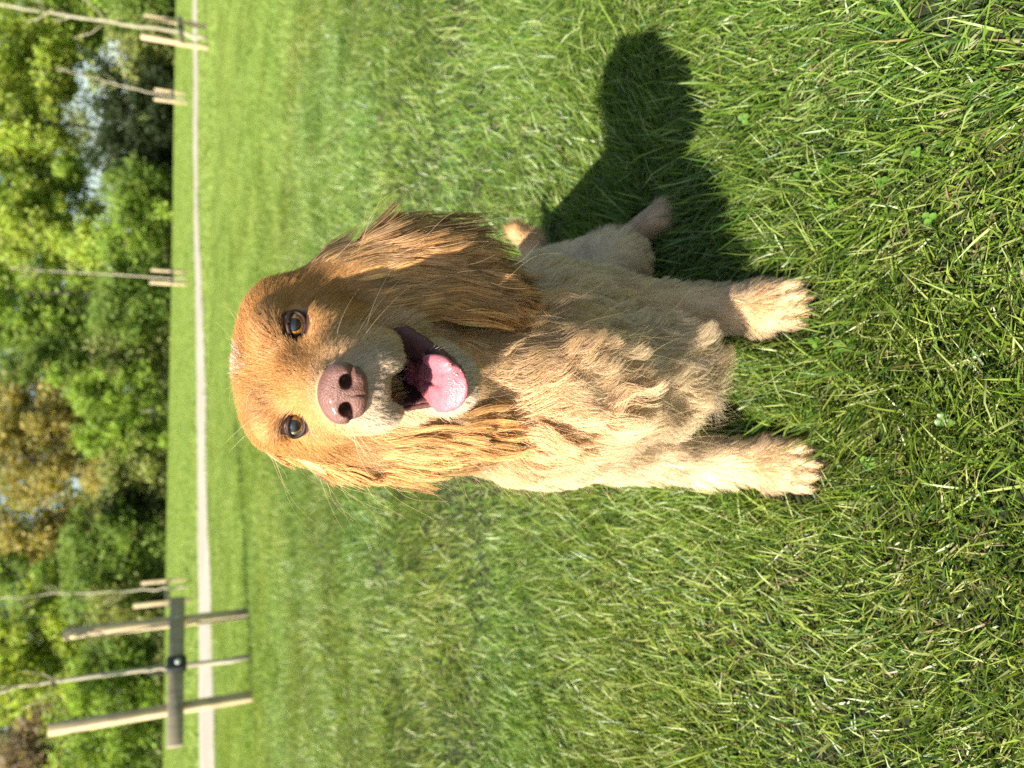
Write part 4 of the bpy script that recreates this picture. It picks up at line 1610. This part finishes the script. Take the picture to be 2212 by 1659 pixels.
def body_fur():
    r = np.random.default_rng(502)
    w = np.where(~_head_t & ~_bad & ~_ears_t[1] & ~_ears_t[-1], 1.0, 0.0)
    w *= np.where(_tc[:, 1] > 0.95, 0.45, 1.0) * np.where((_tc[:, 2] > 0.30) & (_tc[:, 1] > 0.74), 0.5, 1.0)
    w *= np.where((_tc[:, 1] < 0.72) & (_tc[:, 2] > 0.1), 1.5, 1.0)
    w *= np.where(_tc[:, 2] < 0.075, 1.8, 1.0)
    n = 105000
    p_ = roots(n, w, r)
    L, D, C, X = coat_at(p_)
    near, gi = locks(p_, 95, r)
    ng = len(gi)
    shag = np.clip(X[:, 1] / 0.14, 0, 1)
    L = L * r.uniform(0.7, 1.12, n) * (1 + (r.uniform(0.75, 1.3, ng)[near] - 1) * shag)
    D = norm(D) + r.normal(0, 0.07, (n, 3)) + r.normal(0, 0.24, (ng, 3))[near] * shag[:, None] + r.normal(0, 0.09, (ng, 3))[near]
    sw = np.stack([np.sin(p_[:, 0] * 95 + p_[:, 2] * 40), np.zeros(n), np.sin(p_[:, 0] * 60 - p_[:, 2] * 110) * 0.3], -1) * (X[:, 1:2] * 2.0)
    D = D + sw
    lift = X[:, 0] * r.uniform(0.75, 1.2, n) * r.uniform(0.4, 1.8, ng)[near]
    ph = 3.0 * np.sin(p_[:, 0] * 55 + 1.0) + 2.0 * np.sin(p_[:, 2] * 38 + p_[:, 0] * 30) + r.normal(0, 0.55, ng)[near] + r.normal(0, 0.25, n)
    pts = grow(p_, L, D, lift, X[:, 1] * 1.05, np.full(n, 0.35), 10, r, ph, 1.15)
    pts, g2 = clump(pts, L, np.clip(0.2 + X[:, 2] * 0.95, 0, 0.92), 95, r, 0.65, (near, gi), 0.15)
    pts, _ = clump(pts, L, np.full(n, 0.45), 9, r, 1.0)
    C = vary(C, r, n, 0.18) * lock_tone(p_, r, 0.06)[:, None] * (1 + 0.13 * r.normal(0, 1, ng)[near])[:, None]
    pts[..., 2] = np.maximum(pts[..., 2], -0.004)
    return hair_object('body_fur', pts, C, 0.00020, dog, r)


def ear_fur(s_, seed, n=26000):
    r = np.random.default_rng(seed)
    cs, w_, v_, t_, rw = EARS[s_]
    p_ = roots(n, np.where(_ears_t[s_], 1.0, 0.0), r)
    top, bot = cs[0][2] + 0.015, cs[-1][2] - 0.028
    h = np.clip((top - p_[:, 2]) / (top - bot), 0, 1)          # 0 at the base, 1 at the tip of the flap
    across = (p_ - cs[2]) @ w_ / 0.033                           # -1 inner/front edge .. 1 outer/back edge
    near, gi = locks(p_, 75, r)
    ng = len(gi)
    L = np.interp(h, [0, 0.25, 0.6, 1], [0.026, 0.050, 0.060, 0.042]) * r.uniform(0.7, 1.12, n) * r.uniform(0.75, 1.3, ng)[near]
    D = np.array([0, 0, -1.0]) + across[:, None] * w_ * np.interp(h, [0, 0.4, 1], [0.22, 0.10, -0.50] if s_ > 0 else [0.04, 0.0, -0.45])[:, None]
    D = D + r.normal(0, 0.035, (n, 3)) + r.normal(0, 0.045, (ng, 3))[near]
    if s_ > 0:
        # sweep towards the throat at the tip, flick outwards along the outer edge half way down
        D = D + np.interp(h, [0.4, 1], [0, 0.60])[:, None] * np.array([-1.0, -0.1, 0]) + (np.clip(across - 0.45, 0, 1) * np.interp(h, [0.2, 0.42, 0.6], [0.0, 0.15, 0.0]))[:, None] * np.array([1.0, 0.1, 0.15])
    else:
        D = D + np.interp(h, [0.2, 1], [0.05, 0.42])[:, None] * np.array([1.0, 0, 0])
    lift = 0.16 * r.uniform(0.6, 1.4, n) * r.uniform(0.3, 2.0, ng)[near]
    lift = np.where(np.abs(across) > 0.6, np.minimum(lift, 0.10), lift)
    ph = across * 2.5 + h * 4 + r.normal(0, 0.45, ng)[near] + r.normal(0, 0.2, n)
    pts = grow(p_, L, D, lift, np.full(n, 0.055), np.full(n, 0.5), 13, r, ph, 1.0)
    pts, g2 = clump(pts, L, np.full(n, 0.5), 75, r, 0.9, (near, gi), 0.35)
    pts, _ = clump(pts, L, np.full(n, 0.6), 12, r, 0.8)
    base = np.array((0.53, 0.30, 0.112)) * (1 - 0.4 * h)[:, None] + DEEP * (0.4 * h)[:, None]
    tone = (1 + 0.22 * r.normal(0, 1, ng)[near])[:, None]
    C = vary(base, r, n, 0.24) * np.clip(tone, 0.5, 1.6)
    pale = (r.random(n) < 0.12) | (r.random(ng)[near] < 0.14)
    C[pale] = C[pale] * 1.18 + np.array((0.05, 0.05, 0.035))
    return hair_object('ear_hair', pts, C, 0.00026, dog, r, 0.3)


face_fur()
body_fur()
ear_fur(1, 511)
ear_fur(-1, 512)


def loose_hair():
    """long wisps that stand off the outline of head and ears"""
    r = np.random.default_rng(520)
    w = np.where(_ears_t[1] | _ears_t[-1], 1.0, 0.0) + np.where(_head_t & ~_bad & (_qn[:, 2] > 2.0), 0.35, 0.0)
    w = w + np.where(~_head_t & ~_bad & (_tc[:, 1] < 0.80), 0.9, 0.0)
    n = 1700
    p_ = roots(n, w, r)
    d, g = BF.sample(p_)
    L, D, C, X = coat_at(p_)
    ear = (ear_dist(p_, 1) < 1.05) | (ear_dist(p_, -1) < 1.05)
    D = np.where(ear[:, None], np.array([0, 0, -1.0]) + g * 0.5, norm(D))
    headish = to_head(p_)[:, 2] > 2.0
    L = np.where(ear, r.uniform(0.03, 0.075, n), np.where(headish, r.uniform(0.015, 0.032, n), L * r.uniform(1.0, 1.6, n)))
    pts = grow(p_, L, D + r.normal(0, 0.35, (n, 3)), r.uniform(0.4, 1.1, n), np.full(n, 0.08), np.full(n, 0.3), 10, r, None, 0.8)
    return hair_object('loose_hair', pts, vary(np.tile(PALE, (n, 1)), r, n), 0.00008, dog, r, 0.3)


loose_hair()


def whiskers():
    r = np.random.default_rng(530)
    P_, C_ = [], []
    for s_ in (1, -1):
        for i in range(12):
            l, f, h = 2.2, r.uniform(3.0, 6.2), r.uniform(-4.3, -2.4)
            b0 = H(l * s_, f, h)
            d, g = BF.sample(b0[None])
            b0 = b0 - g[0] * (d[0] + 0.0005)
            L = r.uniform(0.025, 0.062)
            dr = norm(HLf * s_ * r.uniform(0.55, 1.0) - HF * r.uniform(0.2, 0.9) - HU * r.uniform(0.1, 0.7))
            bend = norm(-HU * 0.9 - HF * 0.5)
            t = np.linspace(0, 1, 12)[:, None]
            P_.append(b0 + L * (dr * t + bend * 0.35 * t ** 2))
            C_.append(CREAM * 1.05)
        for i in range(2):
            b0 = H((2.4 + 0.5 * i) * s_, 0.2, 1.9 - 0.1 * i)
            d, g = BF.sample(b0[None])
            b0 = b0 - g[0] * d[0]
            dr = norm(HF * 0.5 + HU * 0.8 + HLf * s_ * r.uniform(0.2, 0.8))
            t = np.linspace(0, 1, 12)[:, None]
            P_.append(b0 + r.uniform(0.018, 0.032) * (dr * t - HF * 0.5 * t ** 2 + HLf * s_ * 0.3 * t ** 2))
            C_.append(CREAM)
    return hair_object('whiskers', np.array(P_), np.array(C_), 0.00010, dog, r, 0.25)


whiskers()


# ---- nose
def principled(name, col, rough, spec=0.5, coat=0.0, sss=0.0, bump=None):
    m, nt, out = new_mat(name)
    p = nt.nodes.new('ShaderNodeBsdfPrincipled')
    p.inputs['Roughness'].default_value = rough
    p.inputs['Specular IOR Level'].default_value = spec
    p.inputs['Coat Weight'].default_value = coat
    p.inputs['Coat Roughness'].default_value = 0.08
    if sss:
        p.inputs['Subsurface Weight'].default_value = sss
        p.inputs['Subsurface Radius'].default_value = (0.004, 0.0015, 0.001)
    tc = nt.nodes.new('ShaderNodeTexCoord')
    nf = noise(nt, 260, 4, tc.outputs['Object'])
    c = mixc(nt, 1.0, col, ramp(nt, nf, [(0.3, (0.8, 0.78, 0.78)), (0.7, (1.18, 1.18, 1.18))]), 'MULTIPLY')
    nt.links.new(c, p.inputs['Base Color'])
    if bump:
        vo = nt.nodes.new('ShaderNodeTexVoronoi')
        vo.inputs['Scale'].default_value = bump[0]
        nt.links.new(tc.outputs['Object'], vo.inputs['Vector'])
        b = nt.nodes.new('ShaderNodeBump')
        b.inputs['Strength'].default_value = bump[1]
        b.inputs['Distance'].default_value = 0.0006
        b.invert = True
        nt.links.new(vo.outputs['Distance'], b.inputs['Height'])
        nt.links.new(b.outputs[0], p.inputs['Normal'])
    nt.links.new(p.outputs[0], out.inputs[0])
    return m


NF = Field(NOSE_C - 0.034, NOSE_C + 0.034, 0.0008)


def nell(l, f, h, rl, rf, rh, k=0.3, cut=False):
    NF.ell(H(l, 7.75 + f, -2.05 + h), np.array((rl, rf, rh)) * cm, HAX, k * cm, cut)


nell(0, -0.1, 0.25, 1.62, 1.15, 1.15)
nell(0, 0.1, -0.7, 0.95, 1.0, 0.85, 0.5)
for s_ in (1, -1):
    nell(1.12 * s_, 0.05, -0.05, 0.75, 0.95, 0.85, 0.4)
    nell(0.72 * s_, 0.1, -0.95, 0.72, 0.75, 0.5, 0.3)
    nell(0.82 * s_, 0.8, -0.14, 0.44, 1.3, 0.41, 0.12, True)
    nell(1.28 * s_, 0.75, -0.44, 0.50, 0.60, 0.15, 0.12, True)
    nell(1.62 * s_, 0.45, -0.55, 0.35, 0.5, 0.10, 0.10, True)
NF.cone(H(0, 8.92, -2.15), H(0, 8.55, -3.6), 0.0005, 0.0007, 0.0012, True)
NF.finish()
nv, nq = NF.surface()
NOSE_M = principled('liver_nose', (0.185, 0.086, 0.064), 0.45, 0.45, 0.1, 0.1, (1100, 0.9))
link_mesh('nose', np_mesh('nose', nv, nq, np.full(len(nq), 4)), NOSE_M, dog)

# ---- tongue
TF = Field(H(0, 2, -7.8) - 0.062, H(0, 2, -7.8) + 0.062, 0.0012)
tp_ = [(0, -1.5, -8.3, 1.3, 0.5, -0.1), (0, 1.0, -8.65, 1.5, 0.42, -0.12), (-0.05, 2.8, -8.75, 1.7, 0.38, -0.2), (-0.1, 4.3, -9.0, 1.85, 0.36, -0.45), (-0.12, 5.0, -9.35, 1.6, 0.34, -0.7)]
for l, f, h, rw_, th, tl in tp_:
    hell(l, f, h, rw_, 1.55, th, 0.45, F=TF, tilt=tl)
hell(1.5, 4.5, -8.6, 0.45, 1.3, 0.30, 0.4, F=TF, tilt=-0.5)
# centre crease
for a, b_ in ((1.5, 3.6), (3.6, 5.6)):
    h0, h1 = (-8.25, -8.5) if a < 2 else (-8.42, -9.05)
    TF.cone(H(-0.05, a, h0 + 0.12), H(-0.1, b_, h1 + 0.14), 0.0010, 0.0008, 0.0018, True)
TF.finish()
tv, tq = TF.surface()
TONGUE_M = principled('wet_tongue', (0.44, 0.125, 0.145), 0.42, 0.5, 0.35, 0.25, (1400, 0.35))
tongue = link_mesh('tongue', np_mesh('tongue', tv, tq, np.full(len(tq), 4)), TONGUE_M, dog)


def foam():
    r = np.random.default_rng(540)
    g = Geo()
    bm = bmesh.new()
    bmesh.ops.create_icosphere(bm, subdivisions=2, radius=1.0)
    sv = np.array([list(v.co) for v in bm.verts])
    bm.verts.index_update()
    sf = [v.index for f in bm.faces for v in f.verts]
    ns = len(bm.faces)
    bm.free()
    # points on the tongue's upper skin near its front rim
    th = to_head(tv)
    m = (th[:, 1] > 4.0) & (th[:, 2] > -10.2)
    cand = tv[m]
    d, gr = TF.sample(cand)
    upn = gr @ (HU * 0.6 + HF * 0.8)
    cand, gr = cand[upn > 0.55], gr[upn > 0.55]
    hh = to_head(cand)
    rim = np.exp(-((hh[:, 1] - hh[:, 1].max() + 0.45) / 0.28) ** 2) * (0.4 + (np.abs(hh[:, 0] + 0.2) < 1.3))
    pick = r.choice(len(cand), 150, p=rim / rim.sum())
    for i in pick:
        R = float(np.clip(r.lognormal(-8.0, 0.55), 0.00015, 0.0009))
        g.add((cand[i] + gr[i] * R * 0.2 + sv * R, sf, np.full(ns, 3)))
    return g.mesh('saliva_bubbles')


BUB, nt, out = new_mat('saliva')
p = nt.nodes.new('ShaderNodeBsdfPrincipled')
p.inputs['Base Color'].default_value = (0.86, 0.62, 0.62, 1)
p.inputs['Roughness'].default_value = 0.08
p.inputs['Transmission Weight'].default_value = 0.55
p.inputs['IOR'].default_value = 1.2
p.inputs['Coat Weight'].default_value = 0.6
p.inputs['Coat Roughness'].default_value = 0.03
nt.links.new(p.outputs[0], out.inputs[0])
fo = link_mesh('saliva_bubbles', foam(), BUB, tongue)
fo['kind'] = 'stuff'

# ---- lips
LIP = principled('dark_lip', (0.095, 0.036, 0.030), 0.52, 0.22, 0.04, 0.1, (700, 0.5))
link_mesh('lower_lip', Geo().add(tube(LPi, LPR, 14)).mesh('lower_lip'), LIP, dog)

# ---- eyes
EYEBALL = principled('eye_dark', (0.016, 0.009, 0.006), 0.25, 0.5)
IRIS, nt, out = new_mat('amber_iris')
tc = nt.nodes.new('ShaderNodeTexCoord')
c = ramp(nt, noise(nt, 900, 4, tc.outputs['Object'], 0.7), [(0.3, (0.06, 0.022, 0.004)), (0.5, (0.19, 0.080, 0.012)), (0.7, (0.34, 0.165, 0.030))])
p = nt.nodes.new('ShaderNodeBsdfPrincipled')
p.inputs['Roughness'].default_value = 0.35
nt.links.new(c, p.inputs['Base Color'])
nt.links.new(p.outputs[0], out.inputs[0])
PUPIL = principled('pupil_black', (0.004, 0.004, 0.005), 0.3)
CORNEA, nt, out = new_mat('wet_cornea')
gl = nt.nodes.new('ShaderNodeBsdfGlossy')
gl.inputs['Roughness'].default_value = 0.02
trn = nt.nodes.new('ShaderNodeBsdfTransparent')
fr_ = nt.nodes.new('ShaderNodeFresnel')
fr_.inputs['IOR'].default_value = 1.33
mx = nt.nodes.new('ShaderNodeMixShader')
nt.links.new(fr_.outputs[0], mx.inputs[0])
nt.links.new(trn.outputs[0], mx.inputs[1])
nt.links.new(gl.outputs[0], mx.inputs[2])
nt.links.new(mx.outputs[0], out.inputs[0])
LID = principled('eyelid_rim', (0.022, 0.009, 0.006), 0.55, 0.25, 0.0)


def cap(c, ax, R, a0, a1, rings=10, n=40):
    """spherical zone round axis ax from polar angle a0 to a1"""
    ax = norm(ax)
    u = norm(np.cross(ax, HU))
    w = np.cross(u, ax)
    V, fl, sz = [], [], []
    for i in range(rings + 1):
        a = a0 + (a1 - a0) * i / rings
        for j in range(n):
            q = 2 * math.pi * j / n
            V.append(c + R * (math.cos(a) * ax + math.sin(a) * (math.cos(q) * u + math.sin(q) * w)))
    for i in range(rings):
        for j in range(n):
            k = (j + 1) % n
            fl += [i * n + j, (i + 1) * n + j, (i + 1) * n + k, i * n + k]
            sz.append(4)
    return np.array(V), fl, sz


for s_, c_ in EYES:
    look = norm(HF * 1.0 + HLf * 0.10 * s_ + HU * 0.06)
    look_o = norm(HF + HLf * 0.22 * s_)
    R = 0.0100
    eye = link_mesh('eye', Geo().add(cap(c_, look, R, 0.001, 3.1, 24)).mesh('eye'), EYEBALL, dog)
    link_mesh('iris', Geo().add(cap(c_, look, R * 1.004, 0.40, 0.95, 9)).mesh('iris'), IRIS, eye)
    link_mesh('pupil', Geo().add(cap(c_, look, R * 1.006, 0.001, 0.46, 6)).mesh('pupil'), PUPIL, eye)
    link_mesh('cornea', Geo().add(cap(c_ + look * 0.0016, look, R * 0.93, 0.001, 1.25, 14)).mesh('cornea'), CORNEA, eye)
    # almond rim of the lids lying on the eyeball
    V = []
    nseg = 44
    for j in range(nseg):
        q = 2 * math.pi * j / nseg
        ex, ey = 0.89 * math.cos(q), (0.48 if math.sin(q) > 0 else 0.68) * math.sin(q)
        if math.cos(q) * s_ < -0.75:
            ex *= 1.13                 # inner corner
            ey -= 0.05
        pnt = H(3.40 * s_ + ex, 0.0, 0.0 + ey)
        dd = pnt - c_
        dd = dd - look_o * (dd @ look_o)
        rr_ = np.linalg.norm(dd)
        V.append(c_ + dd + look_o * math.sqrt(max(1e-6, 0.0106 ** 2 - min(rr_, 0.0101) ** 2)))
    V = np.array(V + V[:1])
    link_mesh('eyelid', Geo().add(tube(V, np.full(len(V), 0.0016), 8, False)).mesh('eyelid'), LID, eye)

# ---- claws
CLAW = principled('dark_claw', (0.05, 0.035, 0.025), 0.35, 0.5)
for tc_ in FRONT:
    a = tc_ + np.array((0, -0.0140, 0.0015))
    pts_ = np.array([a, a + np.array((0, -0.005, -0.0015)), a + np.array((0, -0.0095, -0.006))])
    link_mesh('claw', Geo().add(tube(pts_, [0.0025, 0.0020, 0.0005], 8)).mesh('claw'), CLAW, dog)
